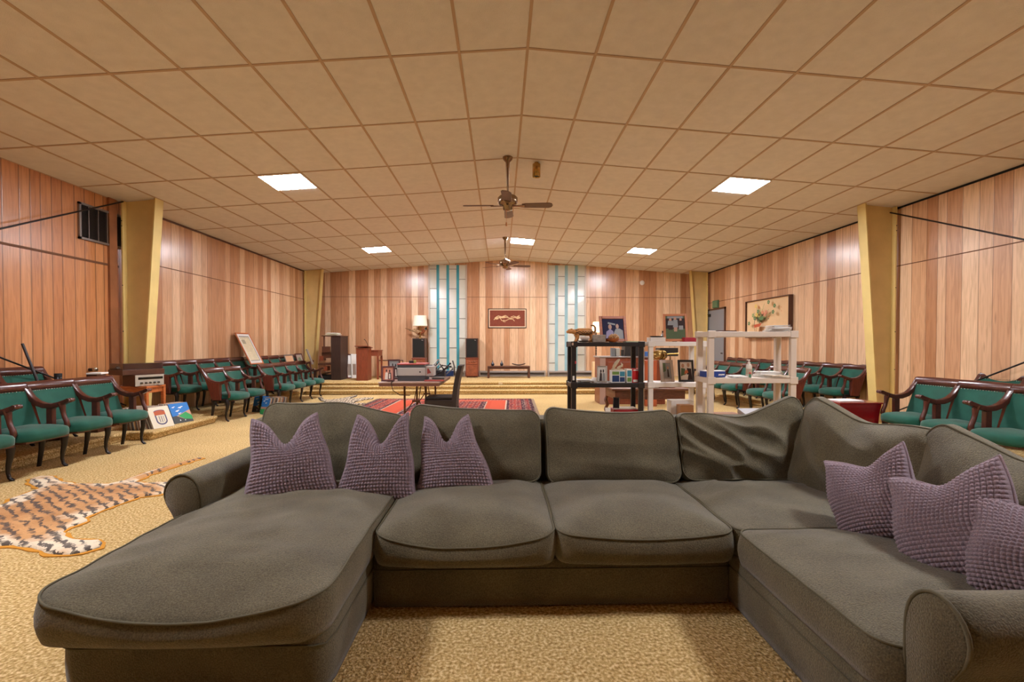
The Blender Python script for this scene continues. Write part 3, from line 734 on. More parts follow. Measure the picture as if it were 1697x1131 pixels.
def chair_std(t, y, sgn, panel=False):
    """arm with posts and two iron legs at lateral position y"""
    ac = arm_curve()
    b = MB()
    w = .062
    top = ac; th = [.034, .042, .047, .05, .053, .055, .054, .048, .042, .036]
    poly = [(x, z) for x, z in top]
    low = []
    for i, (x, z) in enumerate(top):
        a = Vector(top[max(i-1, 0)]); c = Vector(top[min(i+1, len(top)-1)]); d = (c-a).normalized(); nr = Vector((d.y, -d.x))
        if nr.y > 0: nr = -nr
        low.append((x+nr.x*th[i], z+nr.y*th[i]))
    fs = []
    vs = [(x, y-w/2, z) for x, z in top]+[(x, y+w/2, z) for x, z in top]+[(x, y-w/2, z) for x, z in low]+[(x, y+w/2, z) for x, z in low]
    n = len(top)
    for i in range(n-1): fs += [(i, n+i, n+i+1, i+1), (2*n+i, 2*n+i+1, 3*n+i+1, 3*n+i), (i, i+1, 2*n+i+1, 2*n+i), (n+i, 3*n+i, 3*n+i+1, n+i+1)]
    fs += [(0, 2*n, 3*n, n), (n-1, 2*n-1, 4*n-1, 3*n-1)]
    b.add(vs, fs, True)
    b.cyl((.075, y-w*.62, .706), (.075, y+w*.62, .706), .021, 12); b.cyl((.052, y-w*.55, .700), (.052, y+w*.55, .700), .018, 10)
    b.ball((.078, y, .706), .024, 10, 6, (1, 1.5, 1)); arm = b.build('arm', M_MAHOG, t, bevel=.006)
    MB().box((-.125, y, .525), (.062, .05, .27)).build('arm_post', M_MAHOG, t, bevel=.005)
    MB().tube([(-.02, y, .675), (-.005, y, .63), (.0, y, .58), (.012, y, .53), (.035, y, .48), (.042, y, .44), (.03, y, .40)], [.042, .031, .025, .025, .027, .029, .02], 10, flat=.75).build('baluster', M_MAHOG, t)
    MB().span((-.255, y-.016, .34), (.02, y+.016, .385)).build('leg_bracket', M_IRON, t, bevel=.006)
    MB().tube([(-.005, y, .36), (.012, y, .31), (.008, y, .24), (-.012, y, .15), (-.018, y, .08), (-.006, y, .03), (.018, y, .012), (.035, y, .008)], [.04, .038, .031, .023, .018, .017, .021, .012], 10, flat=.7).build('leg', M_IRON, t)
    MB().tube([(-.225, y, .36), (-.222, y, .28), (-.232, y, .18), (-.25, y, .07), (-.262, y, .0)], [.037, .033, .027, .023, .022], 10, flat=.7).build('leg', M_IRON, t)
    if panel:
        s_ = .026*sgn
        q = [(x, z-.02) for x, z in ac[1:7]]+[(-.10, .5), (-.075, .365), (-.215, .365), (-.30, .62), (-.36, .80)]
        MB().prism(q, .018, lambda u, v, k: (u, y+s_-(k if sgn < 0 else -k), v)).build('end_panel', M_MAHOG2, t, bevel=.003)
def make_chair(far, panel_side=None):
    """front faces +X.  far: +1/-1 side that carries this chair's own arm; panel_side: extra closed standard"""
    t = thing('theater_chair', 'x', 'chair')
    h = CW/2
    seat_grid(CW).build('seat', M_VELVET, t)
    MB().span((-.29, -h*.8, .335), (.10, h*.8, .354)).build('seat_board', M_WALNUT, t)
    # reclined back with curved plan
    def bp(v, u, off):
        x0_, z0_, x1_, z1_ = -.262, .38, -.395, .80
        x = x0_+(x1_-x0_)*v+.03*v*v*0; z = z0_+(z1_-z0_)*v
        return (x-.035*(1-u*u)*1.0+.02+off, u*(h-.010)*(1-.04*v), z+off*.3)
    b = MB(); U = [i/6-1 for i in range(13)]; V = [i/8 for i in range(9)]
    b.grid([[bp(v, u, .018+.014*(1-u**4)*(1-(2*v-1)**4)) for u in U] for v in V]); b.build('back_upholstery', M_VELVET, t)
    b = MB(); b.grid([[bp(v, u, -.018) for u in U[::-1]] for v in V])
    for u in (-1, 1):
        g = [[bp(v, u, .018), bp(v, u, -.018)] for v in V]
        b.grid(g if u > 0 else [r[::-1] for r in g])
    b.build('back_board', M_MAHOG2, t)
    b = MB()
    prof = [(.0, -.026), (.0, .02), (.06, .024), (.098, .008), (.098, -.018), (.06, -.026)]
    rows = []
    for u in [i/6*1.02-1.02 for i in range(13)]:
        x, y_, z = bp(1, u, 0); rows.append([(x+o-.28*dz, y_*1.05, z+dz) for dz, o in prof])
    b.grid([r+[r[0]] for r in rows], True); n = len(prof)
    b.add(rows[0], [tuple(range(n))[::-1]]); b.add(rows[-1], [tuple(range(n))])
    b.build('top_rail', M_MAHOG, t)
    b = MB()
    for i in range(17):
        u = i/8-1; x, y_, z = bp(1, u*.97, .036); b.ball((x, y_, z-.008), .005, 6, 4)
    b.build('nail_trim', M_NAIL, t)
    chair_std(t, far*h, far)
    if panel_side: chair_std(t, panel_side*h, panel_side, True)
    return t
PROTO = {}
def chair_row(side, xf, ys, z, group, labels, ends=True, skip=()):
    """side 'L': faces +X, ys = standards from near to far"""
    for i in range(len(ys)-1):
        kind = (side, i == 0 and ends)
        far = 1 if side == 'L' else -1
        yc = (ys[i]+ys[i+1])/2
        if kind not in PROTO:
            PROTO[kind] = make_chair(far, -far if kind[1] else None); c = PROTO[kind]
        else: c = copy_tree(PROTO[kind])
        c.location = (xf, yc, z); c.rotation_euler = (0, 0, 0 if side == 'L' else math.pi)
        c['label'] = labels(i, len(ys)-1); c['group'] = group
ORD = ['first', 'second', 'third', 'fourth', 'fifth', 'sixth', 'seventh', 'eighth', 'ninth', 'tenth', 'eleventh']
def seq(a, n): return [a+CW*i for i in range(n+1)]
G1 = 'green velvet theater chairs along the vent wall'; G2 = 'green velvet theater chairs along the flower painting wall'
chair_row('L', -4.66, [6.15-CW*i for i in range(4, -1, -1)], 0, G1, lambda i, n: 'green velvet theater chair on the floor by the tiger skin, %s from the turntable' % ORD[n-1-i], ends=False)
chair_row('L', -5.42, [6.03-CW*i for i in range(2, -1, -1)], .125, G1, lambda i, n: 'green velvet theater chair on the raised row under the wall vent, %s' % ('by the valve' if i == n-1 else 'partly cut off'), ends=False)
chair_row('L', -5.42, seq(7.89, 10), .12, G1, lambda i, n: 'green velvet theater chair in the long raised row, %s from the turntable' % ORD[i])
chair_row('L', -4.60, seq(7.91, 2), 0, G1, lambda i, n: 'green velvet theater chair of the floor pair by the records, %s' % ('wooden end panel' if i == 0 else 'albums under it'))
chair_row('L', -4.50, seq(9.51, 4), 0, G1, lambda i, n: 'green velvet theater chair in the floor row by the steps, %s after the records' % ORD[i])
chair_row('R', 4.83, [5.71-CW*i for i in range(3, -1, -1)], 0, G2, lambda i, n: 'green velvet theater chair behind the sofa corner, %s from the red chest' % ORD[n-1-i], ends=False)
chair_row('R', 5.96, [6.0-CW*i for i in range(2, -1, -1)], .05, G2, lambda i, n: 'green velvet theater chair by the blank wall behind the sofa, %s' % ('whole top rail seen' if i == n-1 else 'cut by the picture edge'), ends=False)
chair_row('R', 5.92, seq(7.86, 9), .05, G2, lambda i, n: 'green velvet theater chair in the flower painting row, %s from the yellow column' % ORD[i])
chair_row('R', 4.80, seq(7.72, 2), 0, G2, lambda i, n: 'green velvet theater chair of the pair behind the beige shelf, %s' % ('closed end panel' if i == 0 else 'farther one'))
chair_row('R', 4.80, seq(9.28, 4), 0, G2, lambda i, n: 'green velvet theater chair in the farther floor row by the door, %s from the painting' % ORD[i])

# framed document leaning on the wall row, two framed pictures on the last chairs
a, c, d = at(388, 552, X=-5.80), at(411, 552, X=-5.80), at(405, 606, X=-5.46)
ym = (a.y+c.y)/2; w_ = c.y-a.y; hz = .85
tl = math.atan2(.34, a.z-hz); hh = math.hypot(.34, a.z-hz)
dsh = [('r', 1, .1, .08, .9, .9), ('r', 2, .1, .9, .9, .93), ('r', 2, .12, .08, .9, .1), ('r', 2, .86, .08, .9, .9), ('l', 2, .012, [(.12, .86), (.88, .86)]), ('r', 3, .16, .66, .42, .8)]
for k in range(16): dsh.append(('l', 3, .006, [(.18 if k > 5 else .46, .14+.044*k), (.8, .14+.044*k)]))
framed('framed_document', 'framed old document in an orange wood frame leaning high on the wall row chairs', 'picture', (-5.46, ym, hz), w_, hh, .03, M_ORANGEW, (-tl, 0, R(90)), .025, dsh,
       [mat('document_mount', '#cdc6bd', .7), mat('document_paper', '#cfbf9c', .8, var=.08, vscale=20), mat('document_border', '#6c6a68', .8), mat('document_print', '#9a9078', .8)], 0, None)
framed('leaning_picture', 'framed peach print standing on a wall row chair near the corner column', 'picture', (-5.55, 12.5, .62), .5, .42, .03, M_STEEL, (R(-16), 0, R(90)), .025, [], [mat('peach_print', '#cfa27c', .6)], group='pictures stood on the far wall chairs')
framed('leaning_picture', 'dark red framed photo standing on the wall row chair closest to the corner column', 'picture', (-5.52, 13.05, .62), .42, .44, .03, mat('dark_red_frame', '#4f1d1c', .4), (R(-16), 0, R(90)), .025, [('e', 1, .5, .5, .28, .3)], [mat('dull_photo', '#a08f80', .5), mat('dull_green', '#6c7357', .6)], group='pictures stood on the far wall chairs')
framed('leaning_picture', 'thin pale edged picture seen edge on, leaning over the floor row by the steps', 'picture', (-4.72, 11.75, .80), .5, .40, .02, M_STEEL, (R(-20), 0, R(110)), .03, [], [mat('dull_photo', '#a08f80')])

# ---------------------------------------------------------------- sectional sofa
def rr_point(a, b_, r, p, q):
    P = Vector((a*p, b_*q))
    if abs(P.x) > a-r and abs(P.y) > b_-r:
        cxy = Vector((math.copysign(a-r, P.x), math.copysign(b_-r, P.y))); d = P-cxy
        if d.length > 1e-6: P = cxy+d.normalized()*r
    return P
def cushion(a, b_, h, r, ct, cb, bulge, n=30, fn=None, ks=5, pw=2.4):
    """soft cushion, centred; local x,y in plane, z thick. returns MB, top loop, bottom loop"""
    us = [2*i/n-1 for i in range(n+1)]
    us = [math.copysign(abs(u)**.85, u) for u in us]
    def pos(u, v, top):
        m = max(abs(u), abs(v))
        if m < 1e-6: P = Vector((0, 0))
        else: P = rr_point(a, b_, r, u/m, v/m)*m
        z = h/2+ct*(1-m**pw) if top else -h/2-cb*(1-m**pw)
        return Vector((P.x, P.y, z))
    T = [[pos(u, v, True) for u in us] for v in us]
    B = [[pos(u, v, False) for u in us] for v in us]
    per = [(0, j) for j in range(n)]+[(i, n) for i in range(n)]+[(n, n-j) for j in range(n)]+[(n-i, 0) for i in range(n)]
    tl_ = [T[i][j] for i, j in per]; bl_ = [B[i][j] for i, j in per]
    side = []
    for k in range(ks+1):
        t = k/ks; row = []
        for p, q in zip(tl_, bl_):
            z = p.z+(q.z-p.z)*t; o = bulge*math.sin(math.pi*t); d = Vector((p.x/a, p.y/b_))
            d = Vector((math.copysign(abs(d.x)**6, d.x), math.copysign(abs(d.y)**6, d.y)))
            if d.length > 1e-6: d.normalize()
            row.append(Vector((p.x+d.x*o, p.y+d.y*o, z)))
        side.append(row)
    f = fn or (lambda p: p)
    T = [[f(p) for p in r_] for r_ in T]; B = [[f(p) for p in r_] for r_ in B]; side = [[f(p) for p in r_] for r_ in side]
    m = MB(); m.grid(T); m.grid([r_[::-1] for r_ in B]); m.grid([r_ for r_ in side[::-1]], True, wrap=True)
    return m, side[0], side[-1]
def xform(m, M):
    m.v = [tuple(M@Vector(p)) for p in m.v]
def merge_mesh(o, d=.0005):
    import bmesh
    bm = bmesh.new(); bm.from_mesh(o.data); bmesh.ops.remove_doubles(bm, verts=bm.verts, dist=d); bmesh.ops.recalc_face_normals(bm, faces=bm.faces); bm.to_mesh(o.data); bm.free()
    for p in o.data.polygons: p.use_smooth = True
def nz(p, s, seed=0): return noise.noise(Vector((p[0]*s+seed*7.3, p[1]*s-seed*3.1, p[2]*s+seed)))
def ridge(p, sx_, sy_, ang, seed):
    c_, s__ = math.cos(ang), math.sin(ang); u = p[0]*c_+p[1]*s__; v = -p[0]*s__+p[1]*c_
    n_ = noise.noise(Vector((u*sx_+.35*noise.noise(Vector((u*3, v*3, seed))), v*sy_, seed*5.7)))
    return (1-abs(n_)*2.2)

sofa = thing('sectional_sofa', 'big olive brown sectional sofa with loose cushions filling the foreground', 'sofa', (.25, 2.6, 0))
def sofa_part(m, name, material=M_SOFA, M=None, merge=True, piping=(), pr=.0048):
    if M is not None: xform(m, M); piping = [[M@Vector(p) for p in L] for L in piping]
    o = m.build(name, material, sofa, world=True)
    if merge: merge_mesh(o)
    for L in piping:
        q = MB().tube(L, pr, 6, closed=True)
        q.v = [(p[0]-sofa.location[0], p[1]-sofa.location[1], p[2]-sofa.location[2]) for p in q.v]
        q.build('piping', M_PIPE, o)
    return o
def soft_box(x0, y0, z0, x1, y1, z1, r, name, puff=.008, pipe_z=None, n=16):
    a, b_ = (x1-x0)/2, (y1-y0)/2; cx, cy = (x0+x1)/2, (y0+y1)/2; h = z1-z0
    m, tl_, bl_ = cushion(a, b_, h, r, .004, 0, puff, n=n, ks=6)
    M = Matrix.Translation((cx, cy, (z0+z1)/2))
    L = []
    if pipe_z is not None:
        t = (h/2-(pipe_z-(z0+z1)/2))/h
        o_ = puff*math.sin(math.pi*t)+.002
        L = [[Vector((p.x+math.copysign(o_*min(1, abs(p.x/a)**6), p.x), p.y+math.copysign(o_*min(1, abs(p.y/b_)**6), p.y), pipe_z-(z0+z1)/2)) for p in tl_]]
    return sofa_part(m, name, M=M, piping=L, pr=.004)
soft_box(-1.60, 1.71, .012, -.64, 3.30, .262, .05, 'base', .010, .195)
soft_box(-.63, 2.27, .012, 1.14, 3.30, .245, .03, 'base', .006, .195)
soft_box(1.15, 1.12, .012, 2.25, 3.30, .262, .05, 'base', .010, .195)
soft_box(-1.72, 3.24, .012, 2.40, 3.44, .775, .06, 'back_frame', .006)
soft_box(2.16, 1.12, .012, 2.38, 3.30, .70, .06, 'back_frame', .006)

def seat(x0, x1, y0, y1, z0, z1, crown, seed, wr=.006, r=.07, sagf=0, extra=None, n=34, name='seat_cushion'):
    a, b_ = (x1-x0)/2, (y1-y0)/2; h = z1-z0
    def fn(p):
        w = wr*(nz(p, 3.0, seed)+.5*nz(p, 8, seed+3))
        z = p.z; fr = max(0, -p.y/b_)                       # towards the front edge
        k_ = max(0, min(1, (z+h/2)/h)); k_ = k_*k_*(3-2*k_)
        z -= sagf*(fr**4)*(1-(p.x/a)**2)*(.15+.85*k_)
        y = p.y-.012*(fr**4)*(1-(p.x/a)**2)
        z += w*k_
        q = Vector((p.x+.004*nz(p, 4, seed+9), y+.004*nz(p, 4, seed+5), z))
        if extra: q = extra(q)
        return q
    m, tl_, bl_ = cushion(a, b_, h, r, crown, .0, .016, n=n, fn=fn)
    up = Vector((0, 0, .002))
    return sofa_part(m, name, M=Matrix.Translation(((x0+x1)/2, (y0+y1)/2, (z0+z1)/2)), piping=[[p+up for p in tl_]])
def chaise_extra(q):
    if q.z > .075: q.z += .010*max(0, ridge(q, 1.2, 6, .25, 3)-.5)*2*(min(1, (q.z-.075)/.03))
    return q
seat(-1.645, -.625, 1.625, 3.06, .262, .418, .065, 1, .012, .10, .085, chaise_extra, 44)
seat(-.605, .262, 2.205, 3.10, .248, .395, .060, 2, .008, .07, .068)
seat(.272, 1.14, 2.205, 3.10, .248, .390, .065, 4, .006, .07, .030)
seat(1.15, 2.13, 2.205, 3.10, .258, .392, .045, 6, .008, .07, .0, lambda q: (setattr(q, 'z', q.z+(.012*max(0, ridge(q, 1.5, 7, .9, 8)-.6)*2*min(1, (q.z-.07)/.02) if q.z > .07 else 0)), q)[1])
def right_extra(q):
    if q.z > .075: q.z += .010*max(0, ridge(q, 1.2, 6, .15, 13)-.6)*2*min(1, (q.z-.075)/.03)
    return q
# seat of the armed end: front edge faces -X
seat(1.125, 2.13, 1.32, 2.20, .262, .408, .055, 9, .008, .08, 0, right_extra, 40)

def arm(origin, along, out, L, name='arm'):
    """rolled arm: profile in (out, z), swept from origin along"""
    o = Vector(origin); al = Vector(along); ou = Vector(out)
    prof = [(.0, .02), (.0, .50), (.004, .545), (.03, .60), (.075, .632), (.12, .632), (.165, .605), (.192, .555), (.192, .51), (.17, .465), (.14, .43), (.125, .39), (.12, .02)]
    P = [Vector(p) for p in prof]
    # resample
    Lr = [0]
    for i in range(1, len(P)): Lr.append(Lr[-1]+(P[i]-P[i-1]).length)
    N = 48; S_ = []
    for k in range(N+1):
        d = Lr[-1]*k/N; i = max(j for j in range(len(P)) if Lr[j] <= d+1e-9); i = min(i, len(P)-2)
        S_.append(P[i].lerp(P[i+1], (d-Lr[i])/(Lr[i+1]-Lr[i])))
    for _ in range(3): S_ = [S_[0]]+[(S_[k-1]+S_[k]*2+S_[k+1])/4 for k in range(1, N)]+[S_[-1]]
    cen = Vector((.085, .3))
    rows = []; ns = 14
    def P3(q, t): return o+al*t+ou*q.x+Vector((0, 0, q.y))
    for k, (t, ins) in enumerate([(.004, .012), (0.0, .02)][::-1]+[(.012, 0)]+[(L*j/ns, 0) for j in range(1, ns+1)]):
        row = []
        for q in S_:
            d = (cen-q); 
            qq = q+d.normalized()*ins if ins else q
            pt_ = P3(qq, t)
            pt_ += Vector((nz(pt_, 4, 2), nz(pt_, 4, 5), nz(pt_, 4, 8)))*.004
            row.append(pt_)
        rows.append(row)
    m = MB(); m.grid(rows)
    # front cap
    fr = rows[0]; n_ = len(fr)
    m.add(fr, [tuple(range(n_))[::-1]])
    bk = rows[-1]; m.add(bk, [tuple(range(n_))])
    ob = m.build(name, M_SOFA, sofa, world=True); merge_mesh(ob, .0004)
    pl = [p for p in rows[2]]
    q = MB().tube([p-al*.004 for p in pl], .006, 6); q.v = [(p[0]-sofa.location[0], p[1]-sofa.location[1], p[2]-sofa.location[2]) for p in q.v]
    q.build('piping', M_PIPE, ob)
    return ob
arm((-1.545, 2.42, 0), (0, 1, 0), (-1, 0, 0), .90)
arm((1.17, 1.315, 0), (1, 0, 0), (0, -1, 0), 1.2)

def back(M, w, h, t, seed, crown=.07, wr=.008, fold=0, fang=.5, fs=(1.6, 7), slump=None, r=.07, n=40, low=False):
    a, b_ = w/2, h/2
    def fn(p):
        q = Vector(p)
        ed = max(abs(p.x)/a, abs(p.y)/b_)
        s_ = max(0, min(1, p.z/t+.5)); s_ = s_*s_*(3-2*s_); k = -.3+1.3*s_
        q.z += wr*(nz(p, 3.2, seed)+.5*nz(p, 9, seed+2))*k
        if fold: q.z += s_*fold*max(-.3, ridge(p, fs[0], fs[1], fang, seed)-.35)*(1-.3*ed)*((.15+1.1*max(0, -p.y/b_)) if low else 1)
        q.z -= .035*max(0, p.y/b_)**2*(-.2+1.2*s_)        # thinner at the top
        q.z += .02*max(0, -p.y/b_)*s_
        q.x += .010*nz(p, 3, seed+11); q.y += .010*nz(p, 3, seed+14)
        if slump: q = slump(q, p.x/a, p.y/b_)
        return q
    m, tl_, bl_ = cushion(a, b_, t, r, crown, crown*.6, .012, n=n, fn=fn)
    return sofa_part(m, 'back_cushion', M=M, piping=[tl_])
def MBACK(x, y, z, tilt, yaw=0):      # faces -Y
    tx = Matrix(((1, 0, 0), (0, math.sin(tilt), -math.cos(tilt)), (0, math.cos(tilt), math.sin(tilt)))).to_4x4()
    return Matrix.Translation((x, y, z))@Matrix.Rotation(yaw, 4, 'Z')@tx
def sl(lift_l=0, lift_r=0, mid=0, pinch=0):
    def f(q, u, v):
        k = max(0, (v+1)/2)**2
        q.y += k*(lift_l*max(0, -u)**1.5+lift_r*max(0, u)**1.5-mid*math.exp(-(u/.35)**2))
        return q
    return f
TB = R(14)
back(MBACK(-1.10, 3.11, .635, TB, R(3)), .92, .50, .12, 21, .07, .014, .030, 1.9, (1.5, 5), sl(.03, -.075, -.02))
back(MBACK(-.17, 3.10, .625, TB), .85, .47, .12, 25, .065, .010, .030, .12, (1, 7), sl(.045, -.01, 0), low=True, n=50)
back(MBACK(.735, 3.10, .605, TB), .86, .45, .12, 29, .06, .010, .040, -.1, (.9, 8), sl(.055, .02, -.005), low=True, n=50)
back(MBACK(1.62, 3.10, .61, R(17)), .86, .44, .12, 33, .055, .014, .060, -.5, (2.2, 7.5), sl(0, .13, .025), n=70)
MR = R(-90)
back(MBACK(2.06, 2.60, .635, R(15), MR+R(8)), .86, .48, .13, 41, .075, .012, .024, -.4, (1.6, 6), sl(.10, .0, .02))
back(MBACK(2.10, 1.82, .61, R(17), MR), .86, .46, .13, 45, .075, .012, .026, -.5, (1.6, 6), sl(.09, -.05, .02))

# ---------------------------------------------------------------- waffle throw pillows
def pillow(label, loc, rz, lean, roll, w=.50, h=.50, t=.17, chop=.10, taper=.16, seed=1, nb=26, ear=(1, 1), shear=0):
    per = 7; n = nb*per
    U = np.linspace(-1, 1, n+1); u, v = np.meshgrid(U, U)
    def shape(u, v, sgn):
        pin = .07
        x = w/2*u*(1-pin*(1-v*v))*(1-taper*((v+1)/2)**1.4)
        z = h/2*v*(1-pin*(1-u*u))
        g = np.exp(-(u/.42)**2)*np.clip((v+.15)/1.15, 0, 1)**2
        z = z-chop*g
        e = np.clip(v, 0, 1)**3*np.abs(u)**2
        z = z+.02*e*np.where(u < 0, ear[0], ear[1])
        th = t/2*np.maximum((1-u**2), 0)**.42*np.maximum((1-v**2), 0)**.42
        th = th*(1-.35*np.clip(v, 0, 1))*(1+.25*np.clip(-v, 0, 1)*(1-v**8))
        y = sgn*th
        y = y+.035*g*(1 if sgn < 0 else 1.0)                # crease folds back
        y = y+.012*np.sin(u*3.1+seed)*np.cos(v*2.3+seed*2)
        x = x+.006*np.sin(v*5+seed)+shear*np.clip((v+1)/2, 0, 1)**1.2
        return np.stack([x, y, z], -1)
    P = shape(u, v, -1)
    du = np.gradient(P, axis=1); dv = np.gradient(P, axis=0)
    nr = np.cross(du, dv); nr /= (np.linalg.norm(nr, axis=-1, keepdims=True)+1e-9)
    uu = (u+1)/2*nb; vv = (v+1)/2*nb
    bump = (np.abs(np.sin(np.pi*uu))**.5)*(np.abs(np.sin(np.pi*vv))**.5)
    edge = np.clip((1-np.maximum(np.abs(u), np.abs(v)))*12, 0, 1)
    P = P+nr*(.0105*bump*edge)[..., None]*(1 if nr[n//2, n//2, 1] < 0 else -1)
    m = n+1
    fv = P.reshape(-1, 3)
    idx = np.arange(m*m).reshape(m, m)
    F = np.stack([idx[:-1, :-1], idx[:-1, 1:], idx[1:, 1:], idx[1:, :-1]], -1).reshape(-1, 4)
    # coarse back, waffled too
    kb = nb*4; U2 = np.linspace(-1, 1, kb+1); u2, v2 = np.meshgrid(U2, U2)
    Q = shape(u2, v2, 1); b2 = (np.abs(np.sin(np.pi*(u2+1)/2*nb))**.55)*(np.abs(np.sin(np.pi*(v2+1)/2*nb))**.55)
    e2 = np.clip((1-np.maximum(np.abs(u2), np.abs(v2)))*12, 0, 1)
    Q[..., 1] += .009*b2*e2
    i2 = np.arange((kb+1)**2).reshape(kb+1, kb+1)+m*m
    F2 = np.stack([i2[:-1, :-1], i2[1:, :-1], i2[1:, 1:], i2[:-1, 1:]], -1).reshape(-1, 4)
    V = np.concatenate([fv, Q.reshape(-1, 3)]); FF = np.concatenate([F, F2])
    V[:, 2] += h/2
    me = bpy.data.meshes.new('throw_pillow')
    me.from_pydata(V.tolist(), [], FF.tolist()); me.materials.append(M_PURPLE)
    me.polygons.foreach_set('use_smooth', [True]*len(FF)); me.update()
    o = bpy.data.objects.new('throw_pillow', me); COL.objects.link(o)
    q = Matrix.Rotation(rz, 3, 'Z')@Matrix.Rotation(-lean, 3, 'X')@Matrix.Rotation(roll, 3, 'Y')
    o.location = loc; o.rotation_euler = q.to_euler()
    # welt along the rim
    rim = [P[0, j] for j in range(0, n, 3)]+[P[i, n] for i in range(0, n, 3)]+[P[n, n-j] for j in range(0, n, 3)]+[P[n-i, 0] for i in range(0, n, 3)]
    MB().tube([Vector((p[0], p[1], p[2]+h/2)) for p in rim], .006, 6, closed=True).build('welt', M_PURPLE, o)
    return tag(o, label, 'pillow', 'mauve waffle throw pillows')
pillow('mauve waffle pillow in the chaise corner against the rolled arm, with two peaked corners', at(488, 838, Y=2.64), R(20), R(21), R(-3), seed=1, chop=.14, w=.50, h=.50, taper=.30, shear=-.03)
pillow('mauve waffle pillow standing between two others, deep notch in its top', at(622, 838, Y=2.72), R(4), R(21), R(-2), seed=2, chop=.16, w=.48, h=.52, taper=.36, shear=.03)
pillow('mauve waffle pillow farthest from the chaise arm, sagging widely on the seat', at(757, 822, Y=2.80), R(-4), R(24), R(-3), seed=3, chop=.15, w=.48, h=.48, taper=.42, shear=-.08)
pillow('mauve waffle pillow closest to the sofa corner, one tall peak', at(1474, 906, Y=2.02), R(-72), R(16), R(-27), seed=4, chop=.035, w=.40, h=.41, t=.26, taper=.06)
pillow('mauve waffle pillow standing before another peak, in the middle of the armed end', at(1622, 978, Y=1.64), R(-74), R(18), R(-27), seed=5, chop=.045, w=.43, h=.44, t=.26, taper=.05)
pillow('mauve waffle pillow cut by the picture edge, tucked behind the near rolled arm', at(1745, 1022, Y=1.42), R(-66), R(24), R(-8), seed=6, chop=.01, w=.42, h=.35, t=.27, taper=.05)
